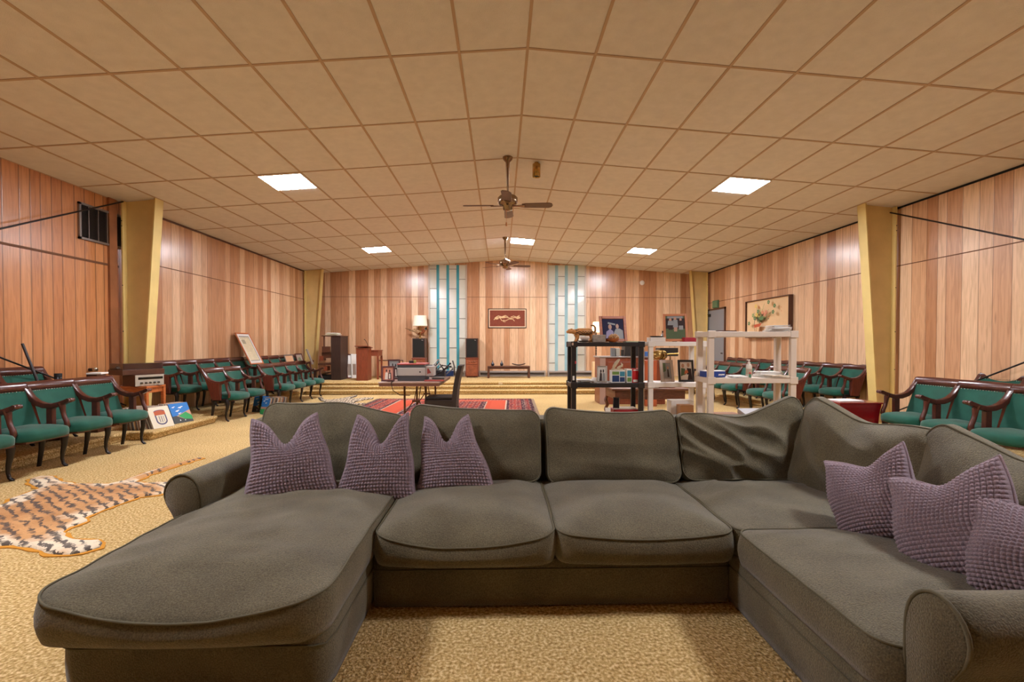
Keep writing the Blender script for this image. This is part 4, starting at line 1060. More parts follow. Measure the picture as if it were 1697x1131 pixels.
# ---------------------------------------------------------------- animal skins on the carpet
def in_poly(x, y, P):
    c = False; n = len(P); j = n-1
    for i in range(n):
        if (P[i][1] > y) != (P[j][1] > y) and x < (P[j][0]-P[i][0])*(y-P[i][1])/(P[j][1]-P[i][1])+P[i][0]: c = not c
        j = i
    return c
def seg_dist(x, y, P):
    d = 9
    for i in range(len(P)):
        a, b = P[i-1], P[i]; vx, vy = b[0]-a[0], b[1]-a[1]; L = vx*vx+vy*vy
        t = 0 if L == 0 else max(0, min(1, ((x-a[0])*vx+(y-a[1])*vy)/L))
        d = min(d, math.hypot(x-a[0]-t*vx, y-a[1]-t*vy))
    return d
def skin(name, pix, step, h, lump, mats, label, cat, felt=None, seed=1, jag=0, tailfn=None):
    P = [at(px, py, Z=.01) for px, py in pix]; P = [(p.x, p.y) for p in P]
    # densify + jag
    Q = []
    rr = random.Random(seed)
    for i in range(len(P)):
        a, b = P[i-1], P[i]; n = max(1, int(math.hypot(b[0]-a[0], b[1]-a[1])/.05))
        for k in range(n):
            t = k/n; Q.append((a[0]+(b[0]-a[0])*t+rr.uniform(-jag, jag), a[1]+(b[1]-a[1])*t+rr.uniform(-jag, jag)))
    cx = sum(p[0] for p in Q)/len(Q); cy = sum(p[1] for p in Q)/len(Q)
    import bmesh
    bm = bmesh.new()
    x0, x1 = min(p[0] for p in Q), max(p[0] for p in Q); y0, y1 = min(p[1] for p in Q), max(p[1] for p in Q)
    # triangulate outline by inner grid points
    from mathutils.geometry import delaunay_2d_cdt
    vs = [Vector(p) for p in Q]; ne = len(vs); edges = [(i, (i+1) % ne) for i in range(ne)]
    inn = []
    x = x0
    while x < x1:
        y = y0
        while y < y1:
            X, Y_ = x+rr.uniform(-.3, .3)*step, y+rr.uniform(-.3, .3)*step
            if in_poly(X, Y_, Q) and seg_dist(X, Y_, P) > step*.5: inn.append(Vector((X, Y_)))
            y += step
        x += step
    ov, oe, of, *_ = delaunay_2d_cdt(vs+inn, edges, [], 1, 1e-5)
    top = []; att = []
    for p in ov:
        d = seg_dist(p.x, p.y, P); att.append(d+(.2 if tailfn and tailfn(p) else 0))
        top.append((p.x-cx, p.y-cy, h*min(1, d/.03)*.7+h*.3+lump*noise.noise(Vector((p.x*4, p.y*4, seed)))*min(1, d/.05)+.004))
    # keep faces inside
    F = [f for f in of if in_poly(sum(ov[i].x for i in f)/len(f), sum(ov[i].y for i in f)/len(f), Q)]
    me = bpy.data.meshes.new(name)
    n = len(top)
    # boundary skirt
    cnt = {}
    for f in F:
        for i in range(len(f)):
            e = (f[i], f[(i+1) % len(f)]); k = tuple(sorted(e)); cnt.setdefault(k, []).append(e)
    low = {}; V = list(top); A = list(att)
    for k, es in cnt.items():
        if len(es) == 1:
            a, b = es[0]
            for q in (a, b):
                if q not in low: low[q] = len(V); V.append((top[q][0], top[q][1], 0.001)); A.append(0)
            F.append((b, a, low[a], low[b]))
    me.from_pydata(V, [], F); me.materials.append(mats)
    at_ = me.attributes.new('rim', 'FLOAT', 'POINT'); at_.data.foreach_set('value', A)
    me.polygons.foreach_set('use_smooth', [True]*len(F)); me.update()
    o = bpy.data.objects.new(name, me); COL.objects.link(o); o.location = (cx, cy, .001)
    tag(o, label, cat)
    if felt:
        b = MB(); G = []
        for i in range(len(Q)):
            a, c = Vector(Q[i-1]), Vector(Q[(i+1) % len(Q)]); d = (c-a).normalized(); nr = Vector((d.y, -d.x)); p = Vector(Q[i])
            if in_poly(p.x+nr.x*.004, p.y+nr.y*.004, Q): nr = -nr
            k = .024+.010*math.sin(i*1.7)
            G.append((p, p+nr*k))
        N = len(G)
        vs = [(p.x-cx, p.y-cy, .006) for p, q in G]+[(q.x-cx, q.y-cy, .006) for p, q in G]+[(q.x-cx, q.y-cy, .0) for p, q in G]
        fs = []
        for i in range(N):
            j = (i+1) % N; fs += [(i, j, N+j, N+i), (N+i, N+j, 2*N+j, 2*N+i)]
        b.add(vs, fs); b.build('felt_border', felt, o)
    return o
def tiger_material(ang):
    m = bpy.data.materials.new('tiger_fur'); m.use_nodes = True
    nt = m.node_tree; b = nt.nodes['Principled BSDF']; N = nt.nodes.new; L = nt.links.new
    tc = N('ShaderNodeTexCoord'); at_ = N('ShaderNodeAttribute'); at_.attribute_name = 'rim'
    mp = N('ShaderNodeMapping'); mp.inputs['Rotation'].default_value = (0, 0, -ang); L(tc.outputs['Object'], mp.inputs['Vector'])
    n0 = N('ShaderNodeTexNoise'); n0.inputs['Scale'].default_value = 3.2; n0.inputs['Detail'].default_value = 3; L(tc.outputs['Object'], n0.inputs['Vector'])
    w = N('ShaderNodeTexWave'); w.bands_direction = 'X'; w.inputs['Scale'].default_value = 4.2; w.inputs['Distortion'].default_value = 6.5; w.inputs['Detail'].default_value = 4; w.inputs['Detail Scale'].default_value = 2.6; w.inputs['Detail Roughness'].default_value = .7
    L(mp.outputs[0], w.inputs['Vector'])
    n1 = N('ShaderNodeTexNoise'); n1.inputs['Scale'].default_value = 9; n1.inputs['Detail'].default_value = 2
    mp2 = N('ShaderNodeMapping'); mp2.inputs['Rotation'].default_value = (0, 0, -ang); mp2.inputs['Scale'].default_value = (1.0, .35, 1); L(tc.outputs['Object'], mp2.inputs['Vector']); L(mp2.outputs[0], n1.inputs['Vector'])
    white = ramp(nt, math_n(nt, 'ADD', at_.outputs['Fac'], math_n(nt, 'MULTIPLY', math_n(nt, 'SUBTRACT', n0.outputs['Fac'], .5), .55)), [(.0, (1, 1, 1)), (.04, (1, 1, 1)), (.14, (0, 0, 0))])
    org = ramp(nt, n0.outputs['Fac'], [(.3, '#a8702f'), (.65, '#cd985a')])
    base = mix_rgb(nt, white, org, C('#e6d6b8'))
    st = ramp(nt, w.outputs['Fac'], [(.62, (0, 0, 0)), (.78, (1, 1, 1))])
    gate = ramp(nt, n1.outputs['Fac'], [(.38, (0, 0, 0)), (.48, (1, 1, 1))])
    col = mix_rgb(nt, math_n(nt, 'MULTIPLY', math_n(nt, 'MULTIPLY', st, gate), .92), base, C('#2d1d16'))
    L(col, b.inputs['Base Color']); b.inputs['Roughness'].default_value = .85; b.inputs['Sheen Weight'].default_value = .2
    fb = N('ShaderNodeTexNoise'); fb.inputs['Scale'].default_value = 90; L(tc.outputs['Object'], fb.inputs['Vector'])
    bp = N('ShaderNodeBump'); bp.inputs['Strength'].default_value = .6; bp.inputs['Distance'].default_value = .01; L(fb.outputs['Fac'], bp.inputs['Height']); L(bp.outputs[0], b.inputs['Normal'])
    return m
a, c = at(280, 800, Z=0), at(40, 850, Z=0)
TA = at(222, 796, Z=0)
TIG = [(334, 760), (288.7, 774), (251.6, 786), (222.7, 799), (240, 801), (283, 799), (285, 812), (264, 820), (233, 823.5), (189.7, 838), (160.9, 849.3), (140, 858.6), (144.4, 864), (115.5, 874), (105, 882), (111.4, 891.6), (132, 895.7), (163, 895.7), (171, 900), (165, 907), (134, 916.3), (115.5, 919.4), (82.5, 918.4), (51.6, 908), (20.6, 904), (-5, 905), (-60, 903), (-90, 880), (-60, 850), (0, 838), (16.5, 831), (15.5, 827), (66, 810), (49.5, 800), (49.5, 794.6), (68, 789.5), (88.7, 789.5), (99, 797.7), (123.7, 802), (181.5, 802), (204, 797), (231, 787), (257.8, 778), (288.7, 770), (330, 758.5)]
skin('tiger_skin_rug', TIG, .035, .018, .008, tiger_material(math.atan2(c.y-a.y, c.x-a.x)), 'orange and white tiger skin rug lying on the carpet beside the chaise arm', 'rug', mat('orange_felt', '#c98a24', .9), 5, .006, lambda p: p.y > TA.y and p.x > TA.x)
def zebra_material():
    m = bpy.data.materials.new('zebra_fur'); m.use_nodes = True
    nt = m.node_tree; b = nt.nodes['Principled BSDF']; N = nt.nodes.new; L = nt.links.new
    tc = N('ShaderNodeTexCoord')
    w = N('ShaderNodeTexWave'); w.bands_direction = 'X'; w.inputs['Scale'].default_value = 4.5; w.inputs['Distortion'].default_value = 3.5; w.inputs['Detail Scale'].default_value = 1.5
    L(tc.outputs['Object'], w.inputs['Vector'])
    at_ = N('ShaderNodeAttribute'); at_.attribute_name = 'rim'
    rim = ramp(nt, at_.outputs['Fac'], [(.012, (1, 1, 1)), (.03, (0, 0, 0))])
    st = ramp(nt, w.outputs['Fac'], [(.48, (0, 0, 0)), (.58, (1, 1, 1))])
    L(mix_rgb(nt, math_n(nt, 'MAXIMUM', st, math_n(nt, 'MULTIPLY', rim, .8)), C('#d8c6a8'), C('#33261f')), b.inputs['Base Color']); b.inputs['Roughness'].default_value = .9
    return m
ZEB = [(527, 659), (533, 658), (537, 662), (545, 662.5), (560, 661), (575, 658.5), (588, 655.5), (593, 655), (590, 657.5), (580, 660.5), (592, 660.5), (605, 659), (619, 659), (618, 661), (603, 663), (590, 666), (586, 668), (605, 668), (606, 670), (585, 671), (565, 671), (548, 671), (540, 667), (531, 664)]
skin('zebra_skin_rug', ZEB, .06, .012, .004, zebra_material(), 'small zebra skin rug spread on the carpet between the steps and the red rug', 'rug', None, 9, .01)

# patterned red rug
def rug_material(w, h):
    m = bpy.data.materials.new('woven_rug'); m.use_nodes = True
    nt = m.node_tree; b = nt.nodes['Principled BSDF']; N = nt.nodes.new; L = nt.links.new
    tc = N('ShaderNodeTexCoord'); sp = N('ShaderNodeSeparateXYZ'); L(tc.outputs['Object'], sp.inputs[0])
    ax = math_n(nt, 'SUBTRACT', w/2, math_n(nt, 'ABSOLUTE', sp.outputs[0])); ay = math_n(nt, 'SUBTRACT', h/2, math_n(nt, 'ABSOLUTE', sp.outputs[1]))
    d = math_n(nt, 'MINIMUM', math_n(nt, 'MULTIPLY', ax, .55), ay)
    dn = math_n(nt, 'MULTIPLY', d, 1.0)
    bands = ramp(nt, dn, [(0, '#3f2a30'), (.04, '#8e4038'), (.09, '#b6a08c'), (.10, '#4a2f38'), (.14, '#a84a3c'), (.28, '#4a2f38'), (.31, '#c9b59c'), (.325, '#c95a41'), (.50, '#c4553d'), (.55, '#b9a690'), (.565, '#452b36'), (.62, '#a5483a')], True)
    v = N('ShaderNodeTexVoronoi'); v.distance = 'MANHATTAN'; v.inputs['Scale'].default_value = 6.5; v.inputs['Randomness'].default_value = .35; L(tc.outputs['Object'], v.inputs['Vector'])
    v2 = N('ShaderNodeTexVoronoi'); v2.distance = 'CHEBYCHEV'; v2.inputs['Scale'].default_value = 14; v2.inputs['Randomness'].default_value = .5; L(tc.outputs['Object'], v2.inputs['Vector'])
    p1 = ramp(nt, v.outputs['Distance'], [(0, (1, 1, 1)), (.16, (0, 0, 0)), (.5, (0, 0, 0)), (.6, (1, 1, 1))], True)
    p2 = ramp(nt, v2.outputs['Distance'], [(0, (1, 1, 1)), (.2, (0, 0, 0))], True)
    border = ramp(nt, dn, [(0, (.65, .65, .65)), (.31, (.0, .0, .0)), (.55, (.8, .8, .8))], True)
    c1 = mix_rgb(nt, math_n(nt, 'MULTIPLY', p1, border), bands, C('#57303a'))
    c2 = mix_rgb(nt, math_n(nt, 'MULTIPLY', p2, math_n(nt, 'MULTIPLY', border, .8)), c1, C('#cdb8a0'))
    L(c2, b.inputs['Base Color']); b.inputs['Roughness'].default_value = .95; b.inputs['Specular IOR Level'].default_value = .1
    return m
rx0, rx1, ry0, ry1 = -2.93, .68, 8.0, 11.05
o = thing('patterned_rug', 'large red and navy patterned oriental rug under the folding table', 'rug', ((rx0+rx1)/2, (ry0+ry1)/2, .001), R(-1.5))
MB().box((0, 0, .006), (rx1-rx0, ry1-ry0, .012)).build('pile', rug_material(rx1-rx0, ry1-ry0), o)
for s_ in (-1, 1):
    b = MB()
    for k in range(90):
        yy = -(ry1-ry0)/2+(k+.5)*(ry1-ry0)/90; b.box((s_*((rx1-rx0)/2+.03), yy, .004), (.06, .016, .006), (0, 0, .2*math.sin(k*2.1)))
    b.build('fringe', mat('rug_fringe', '#a58f78', .95), o)

# ---------------------------------------------------------------- folding table and what lies on it
tx0, tx1, ty0, ty1, tz = -1.84, -.92, 7.0, 8.62, .73
t = thing('folding_table', 'brown folding table on the red rug, crowded with a printer and metal bits', 'table', ((tx0+tx1)/2, (ty0+ty1)/2, .0))
w_, d_ = tx1-tx0, ty1-ty0
MB().span((-w_/2, -d_/2, tz-.02), (w_/2, d_/2, tz)).build('top', mat('table_top', '#a78a7b', .35, var=.06, vscale=5), t, bevel=.006)
b = MB()
for a, c in (((-w_/2+.012, -d_/2+.012, tz-.062), (w_/2-.012, -d_/2+.028, tz-.02)), ((-w_/2+.012, d_/2-.028, tz-.062), (w_/2-.012, d_/2-.012, tz-.02)), ((-w_/2+.012, -d_/2+.028, tz-.062), (-w_/2+.028, d_/2-.028, tz-.02)), ((w_/2-.028, -d_/2+.028, tz-.062), (w_/2-.012, d_/2-.028, tz-.02))): b.span(a, c)
b.build('apron', mat('table_apron', '#7b5348', .5), t)
M_LEGT = mat('table_leg_brown', '#5d3b28', .4, metal=.3)
for yy in (-d_/2+.28, d_/2-.28):
    for xx in (-.12, .21):
        MB().cyl((xx, yy, .013), (xx, yy, tz-.02), .016).build('leg', M_LEGT, t)
    b = MB(); b.cyl((-.12, yy, .22), (.02, yy, .42), .008); b.cyl((.21, yy, .22), (.10, yy, .42), .008); b.span((.0, yy-.02, .40), (.12, yy+.02, .43)); b.cyl((.03, yy, .43), (.04, yy+.25*(1 if yy < 0 else -1), tz-.03), .007); b.cyl((.10, yy, .43), (.1, yy+.25*(1 if yy < 0 else -1), tz-.03), .007)
    b.build('folding_brace', M_LEGT, t)
Yt = 7.25
def box_thing(name, label, cat, px0, py0, px1, py1, Y, depth, m, z=None, bev=.006, group=None, rz=0, zbase=None):
    """box whose front face covers the given photo rectangle on the plane Y"""
    a, c = at(px0, py1, Y=Y), at(px1, py0, Y=Y)
    zb_ = zbase if zbase is not None else a.z
    b = MB().span((-(c.x-a.x)/2, 0, 0), ((c.x-a.x)/2, depth, c.z-zb_))
    o = b.build(name, m, bevel=bev); o.location = ((a.x+c.x)/2, Y, zb_); o.rotation_euler = (0, 0, rz)
    return tag(o, label, cat, group)
a, c = at(657.5, 629, Y=Yt), at(712, 603, Y=Yt)
t = thing('printer', 'big grey and white printer with a red lid on the folding table', 'printer', ((a.x+c.x)/2-.03, Yt, tz+.001))
w_ = c.x-a.x-.08; h_ = c.z-tz
MB().span((-w_/2, 0, 0), (w_/2, .42, h_*.30)).build('lower_tray', mat('printer_charcoal', '#4a4d52', .5), t, bevel=.008)
MB().span((-w_/2-.004, -.006, h_*.30), (w_/2+.004, .42, h_*.76)).build('body', mat('printer_grey', '#bdb9b4', .5), t, bevel=.008)
MB().span((-w_/2, 0, h_*.76), (w_/2, .40, h_*.92)).build('scanner', mat('printer_charcoal', '#4a4d52'), t, bevel=.006)
MB().span((-w_/2-.006, -.004, h_*.92), (w_/2+.006, .42, h_)).build('lid', mat('printer_red', '#b2514b', .5), t, bevel=.005)
b = MB(); b.box((w_*.32, -.009, h_*.52), (.018, .006, .018)); b.build('power_button', M_IRON, t)
b = MB(); b.span((w_/2+.005, .02, h_*.28), (w_/2+.13, .25, h_*.84)); q = b.build('side_panel', mat('printer_grey', '#bdb9b4'), t, bevel=.006)
MB().prism([(w_/2+.03, h_*.4), (w_/2+.09, h_*.46), (w_/2+.05, h_*.72), (w_/2+.03, h_*.7)], .004, lambda u, v, k: (u, .018-k, v)).build('red_slot', mat('slot_red', '#93403d', .5), q)
MB().span((w_/2+.0, -.09, .001), (w_/2+.30, .0, .018)).build('red_tray', mat('printer_red', '#b2514b'), t)
t = thing('alarm_clock', 'tiny dark gadget with a green side standing on the printer lid', 'gadget', (at(683, 600, Y=Yt+.1).x, Yt+.12, tz+h_+.002))
MB().span((-.055, 0, 0), (.02, .05, .04)).build('body', M_BLACKP, t, bevel=.004); MB().span((.021, 0, 0), (.05, .05, .048)).build('green_side', mat('lime', '#93a352', .5), t, bevel=.004)
b = MB(); b.tube([(at(655, 625, Y=Yt).x, Yt-.1, tz+.01), (at(655, 630, Y=Yt).x, ty0-.03, tz-.0), (at(658, 645, Y=Yt).x, ty0-.02, tz-.12), (at(666, 652, Y=Yt).x, ty0+.1, tz-.2), (at(676, 657, Y=Yt).x, ty0+.4, tz-.24)], .006, 6)
tag(b.build('power_cord', M_IRON), 'black cord hanging over the front edge of the folding table', 'cord')
Mph = [mat('photo_pink', '#c98f7e', .6, spec=.2), mat('photo_white', '#ddd2c4', .4), mat('photo_dark', '#3b2e2c', .6, spec=.2), mat('photo_green', '#5a6a4c', .6, spec=.2), mat('photo_skin', '#b98a6d', .4), mat('photo_navy', '#2b2c4d', .6, spec=.2), mat('photo_lilac', '#8f83ad', .4), mat('photo_orange', '#c96f45', .4), mat('photo_grey', '#8b8d8c', .4)]
DRED = mat('dark_red_frame', '#4f1d1c', .4)
def photo_thing(label, px0, py0, px1, py1, Y, fw, fm, rz, tilt, shapes, base, zbase=None, group=None, depth=.02, mw=0, mm=None, name='photo_frame'):
    a, c = at(px0, py1, Y=Y), at(px1, py0, Y=Y); zb_ = zbase if zbase is not None else a.z
    w = (c.x-a.x)/max(.4, math.cos(rz)); h = (c.z-zb_)/math.cos(tilt)
    return framed(name, label, 'photo frame', ((a.x+c.x)/2, Y, zb_+.004), w, h, fw, fm, (-tilt, 0, rz), depth, shapes, [base]+Mph, mw, mm, group, stand=tilt)
P2 = [('e', 3, .35, .75, .07, .1), ('p', 2, [(.2, .05), (.5, .05), (.48, .6), (.25, .6)]), ('e', 3, .66, .72, .07, .1), ('p', 3, [(.52, .05), (.85, .05), (.8, .58), (.56, .6)]), ('p', 2, [(.6, .1), (.75, .1), (.72, .5), (.62, .5)])]
photo_thing('dark red framed photo with an orange side in front on the folding table', 632, 608, 653.5, 629, Yt-.15, .024, DRED, R(8), R(14), [('p', 8, [(0, 0), (.3, 0), (.25, 1), (0, 1)])]+P2, Mph[0], tz+.001)
photo_thing('dark red framed photo set back behind another photo on the folding table', 644, 597, 663, 627, Yt+.25, .022, DRED, R(18), R(14), P2, Mph[8], tz+.001)
# heap of tripods and stands
rr = random.Random(5)
xs0, xs1 = at(706, 620, Y=7.6).x, at(742, 620, Y=7.6).x
rodc = [mat('rod_silver', '#a7a5a2', .3, metal=.8), M_IRON, mat('rod_grey', '#5a5856', .4, metal=.4)]
K = [((704, 621), (726, 597), 0), ((708, 623), (728, 603), 0), ((712, 622), (731, 608), 2), ((727, 601), (735, 612), 1), ((730, 618), (746, 603), 1), ((725, 620), (742, 610), 1), ((716, 624), (738, 616), 2), ((738, 622), (750, 612), 2), ((722, 622), (724, 604), 1), ((733, 606), (747, 608), 1)]
for i, (p, q, m_) in enumerate(K):
    y_ = 7.55+.07*i; A = at(p[0], p[1], Y=y_); B = at(q[0], q[1], Y=y_+.12)
    A.z = max(A.z, tz+.012+.004*i)
    b = MB(); b.cyl(A, B, .010); b.ball(A, .015, 8, 6); b.ball(B, .018, 8, 6)
    tag(b.build('stand_rod', rodc[m_]), ['silver', 'black', 'grey'][m_]+' rod in the heap on the table, %s' % ['longest, leaning up by the printer', 'just under the longest one', 'short, under the silver pair', 'crossing the tips of the silver pair', 'slanting up next to the dark chair', 'lying low in the middle of the heap', 'lying almost flat at the front', 'shortest, at the table end', 'standing almost upright', 'lying level across the top'][i], 'metal rod', 'metal rods heaped on the folding table')
A = at(750, 598, Y=8.4); B = at(753, 608, Y=8.4)
tag(MB().tube([A, B, Vector((B.x, B.y, tz+.01))], [.012, .012, .016], 8).build('stand_rod', rodc[2]), 'grey rod standing alone at the far end of the folding table', 'metal rod', 'metal rods heaped on the folding table')
box_thing('monitor', 'dark flat case standing behind the rods on the folding table', 'case', 710, 605, 724, 622, 8.15, .05, M_BLACKP, zbase=tz+.001)
box_thing('tool_case', 'blue plastic tray at the far end of the folding table', 'tray', 738, 615, 751, 622.5, 8.3, .16, mat('tray_blue', '#27406f', .4), zbase=tz+.001)
box_thing('magazine', 'flat grey and red magazine near the front of the folding table', 'magazine', 716, 626, 736, 628, 7.5, .2, mat('mag_grey', '#8d8884', .5), zbase=tz+.001)
box_thing('cable_coil_box', 'low dark box in the middle of the metal heap', 'box', 722, 614, 737, 623, 7.95, .15, mat('box_dark', '#2c2d33', .5), zbase=tz+.001)

# dark wicker dining chair seen from its side
t = thing('wicker_chair', 'dark brown woven high backed chair pulled up at the folding table', 'chair', (-.90, 7.35, .013))
M_WICK = mat('dark_wicker', '#2e201b', .55, bump=.7, bscale=130, stretch=(.6, .6, 2.4))
MB().span((-.27, -.24, .27), (.20, .24, .45)).build('seat', M_WICK, t, bevel=.03)
MB().span((-.26, -.23, .452), (.17, .23, .475)).build('seat_pad', mat('seat_pad_black', '#1c1716', .5), t, bevel=.012)
b = MB(); rows = []
for v in [i/10 for i in range(11)]:
    z = .30+v*.66; xo = .18+.085*v*v+.012*v
    rows.append([(xo-.035, -.235, z), (xo+.035, -.235, z), (xo+.035, .235, z), (xo-.035, .235, z), (xo-.035, -.235, z)])
b.grid(rows); b.add(rows[-1][:4], [(0, 1, 2, 3)]); b.add(rows[0][:4], [(3, 2, 1, 0)])
b.build('backrest', M_WICK, t, bevel=.012)
for sx_ in (-1, 1):
    for sy in (-1, 1): MB().tube([((-.24 if sx_ < 0 else .19), sy*.21, .30), ((-.25 if sx_ < 0 else .22), sy*.215, 0)], [.026, .02], 8).build('leg', M_WICK, t)

# ---------------------------------------------------------------- plastic shelf units
def shelf_unit(label, x0, x1, y0, y1, tiers, m, post=.055, edge=.05):
    t = thing('shelf_unit', label, 'shelf unit', ((x0+x1)/2, (y0+y1)/2, 0), 0, 'plastic shelf units behind the sofa')
    w, d = x1-x0, y1-y0
    for sx_ in (-1, 1):
        for sy in (-1, 1):
            b = MB(); xo, yo = sx_*(w/2-post/2), sy*(d/2-post*.4)
            for i in range(len(tiers)):
                za = 0 if i == 0 else tiers[i-1]+.0; zb_ = tiers[i]-edge
                b.box((xo, yo, (za+zb_)/2), (post, post*.8, zb_-za)); 
            b.build('post', m, t, bevel=.006)
    for z in tiers:
        b = MB(); b.span((-w/2+.004, -d/2+.004, z-.014), (w/2-.004, d/2-.004, z-.004))
        for a, c in (((-w/2-.006, -d/2-.006, z-edge), (w/2+.006, -d/2+.012, z)), ((-w/2-.006, d/2-.012, z-edge), (w/2+.006, d/2+.006, z)), ((-w/2-.006, -d/2+.012, z-edge), (-w/2+.012, d/2-.012, z)), ((w/2-.012, -d/2+.012, z-edge), (w/2+.006, d/2-.012, z))): b.span(a, c)
        b.build('shelf', m, t, bevel=.004)
        for sx_ in (-1, 1):
            for sy in (-1, 1): MB().box((sx_*(w/2-post/2), sy*(d/2-.0), z-edge*.5), (post+.022, .024, edge+.018)).build('corner_socket', m, t, bevel=.004)
    return t
bx0, bx1 = at(947.5, 570, Y=5.4).x, at(1067, 570, Y=5.4).x
TB_ = [.31, .845, 1.325]
t = shelf_unit('black plastic shelf unit behind the sofa with the leopard figure on top', bx0, bx1, 5.4, 5.76, TB_, M_BLACKP)
for px, py, w_, h_, m_ in ((954, 601, .018, .03, mat('sticker_red', '#c4484a', .5)), (950.5, 627, .022, .05, M_PAPER), (949, 570.5, .02, .03, mat('sticker_tan', '#bfa48d', .6))):
    p = at(px, py, Y=5.388); q = MB().box((p.x, 5.386, p.z), (w_, .002, h_)).build('sticker', m_, t, world=True)
wx0, wx1 = at(1075.5, 570, Y=5.42).x, at(1170.5, 570, Y=5.42).x
TW_ = [.31, .845, 1.33]
shelf_unit('white plastic shelf unit behind the sofa, between the black and beige ones', wx0, wx1, 5.42, 5.80, TW_, M_WHITEP)
gx0, gx1 = at(1174.5, 560, Y=4.84).x, at(1321, 560, Y=4.84).x
TG_ = [.46, .945, 1.435]
shelf_unit('beige plastic shelf unit behind the sofa, tallest and widest of the three', gx0, gx1, 4.84, 5.16, TG_, M_BEIGEP, .062, .056)

# on the black shelf
zt_ = TB_[2]+.001; Yk = 5.52
def px_x(px, Y): return at(px, 570, Y=Y).x
t = thing('leopard_figure', 'carved spotted orange leopard figure with a raised tail on the black shelf', 'figurine', (px_x(968, Yk), Yk+.06, zt_), R(6))
M_LEO = mat('leopard_wood', '#cd9253', .45, var=.15, vscale=20)
zo = -.055
b = MB(); b.tube([(-.11, 0, .17+zo), (-.06, 0, .18+zo), (0, 0, .18+zo), (.07, 0, .178+zo), (.115, 0, .16+zo)], [.03, .042, .044, .045, .03], 14, flat=.8)
b.tube([(-.10, 0, .178+zo), (-.14, 0, .185+zo)], [.032, .026], 12); b.ball((-.16, 0, .185+zo), .03, 12, 8, (1.3, .9, .9)); b.ball((-.192, 0, .178+zo), .018, 10, 6)
for s_ in (-1, 1): b.ball((-.145, s_*.022, .21+zo), .01, 8, 5)
body = b.build('body', M_LEO, t)
for lx, sy in ((-.085, -1), (-.085, 1), (.095, -1), (.095, 1)): MB().tube([(lx, sy*.025, .15+zo), (lx+.012, sy*.028, .055), (lx-.004, sy*.028, .012), (lx-.02, sy*.028, .008)], [.028, .018, .015, .012], 10).build('leg', M_LEO, t)
MB().tube([(.13, 0, .165+zo), (.15, 0, .19+zo), (.148, 0, .235+zo), (.125, 0, .258+zo), (.095, 0, .255+zo)], [.016, .013, .012, .011, .009], 10).build('tail', mat('leopard_tail', '#8a5a2c', .5), t)
b = MB(); rr = random.Random(4)
for k in range(13):
    for j in range(3):
        b.ball((-.1+k*.0165+.006*(j % 2), -.036+.003*(j == 1)+.012*(j == 2), .155+zo+.022*j+rr.uniform(-.006, .006)), .0075, 8, 5, (1.1, .5, .9))
b.build('spots', mat('leopard_spot', '#2c1a10', .5), body)
o = MB().lathe([(.001, 0), (.05, .002), (.078, .014), (.076, .018), (.05, .008), (.001, .006)], n=24).build('saucer', M_IRON); o.location = (px_x(967.5, 5.45), 5.45, zt_); tag(o, 'black saucer under the small white bowl on the black shelf', 'saucer')
o = MB().lathe([(.02, 0), (.03, .004), (.052, .03), (.056, .055), (.052, .06), (.046, .035), (.02, .012), (.001, .01)], n=24).build('bowl', mat('bowl_white', '#d8cbc0', .3)); o.location = (px_x(969, 5.45), 5.45, zt_+.0085); tag(o, 'small white bowl in front of the leopard figure', 'bowl')
t = box_thing('stone_box', 'low grey stone box on the black shelf beside the leopard figure', 'box', 983.5, 555, 1004, 565, 5.43, .08, mat('grey_stone', '#9c9286', .7, var=.25, vscale=25), zbase=zt_)
photo_thing('large orange wood framed photo of people against navy on the black shelf', 994, 525, 1040, 565, 5.56, .034, M_ORANGEW, R(6), R(12),
  [('r', 6, 0, 0, 1, 1), ('p', 9, [(.28, .84), (.62, .76), (.6, .68), (.26, .76)]), ('e', 5, .36, .6, .08, .13), ('e', 5, .7, .63, .07, .12), ('p', 7, [(.14, 0), (.5, 0), (.5, .38), (.36, .5), (.18, .36)]), ('p', 9, [(.5, 0), (.96, 0), (.95, .42), (.8, .52), (.62, .5), (.52, .3)])], Mph[5], zt_)
t = thing('carved_bowl', 'round carved orange bowl filled to the top before the navy photo', 'bowl', (px_x(1017, 5.45), 5.45, zt_))
MB().lathe([(.035, 0), (.05, .012), (.062, .035), (.06, .045)], n=20).build('bowl', M_ORANGEW, t)
b = MB()
for k in range(40):
    a_ = k*2.4; r_ = .055*math.sqrt(1-(k/40)**2) ; b.ball((r_*math.cos(a_), r_*math.sin(a_), .045+.045*(k/40)), .012, 8, 5)
b.build('carved_pattern', mat('carved_pattern', '#b58a5c', .5, var=.3, vscale=40), t)
o = tag(MB().span((-.08, 0, 0), (.08, .15, .012)).build('flat_book', mat('pale_green_paper', '#b8c2a0')), 'thin pale green book lying at the end of the black shelf top', 'book'); o.location = (px_x(1049, 5.45), 5.45, zt_)
zm_ = TB_[1]+.001
rr = random.Random(2)
b = MB()
for k in range(5): b.box((rr.uniform(-.02, .02), rr.uniform(-.02, .02), .004+k*.006), (.16, .2, .004), (rr.uniform(-.03, .03), rr.uniform(-.05, .05), rr.uniform(-.4, .4)))
o = b.build('paper_pile', M_PAPER); o.location = (px_x(968, 5.55), 5.55, zm_+.006); tag(o, 'loose white papers on the middle tier of the black shelf', 'papers')
t = thing('mug', 'white mug on the middle tier of the black shelf beside the silver photo', 'mug', (px_x(985, 5.5), 5.5, zm_))
MB().lathe([(.027, 0), (.03, .004), (.03, .06), (.026, .06), (.025, .006), (.001, .006)], n=18).build('cup', M_WHITEP, t)
MB().tube([(.028, 0, .048), (.045, 0, .045), (.045, 0, .02), (.028, 0, .014)], .004, 6).build('handle', M_WHITEP, t)
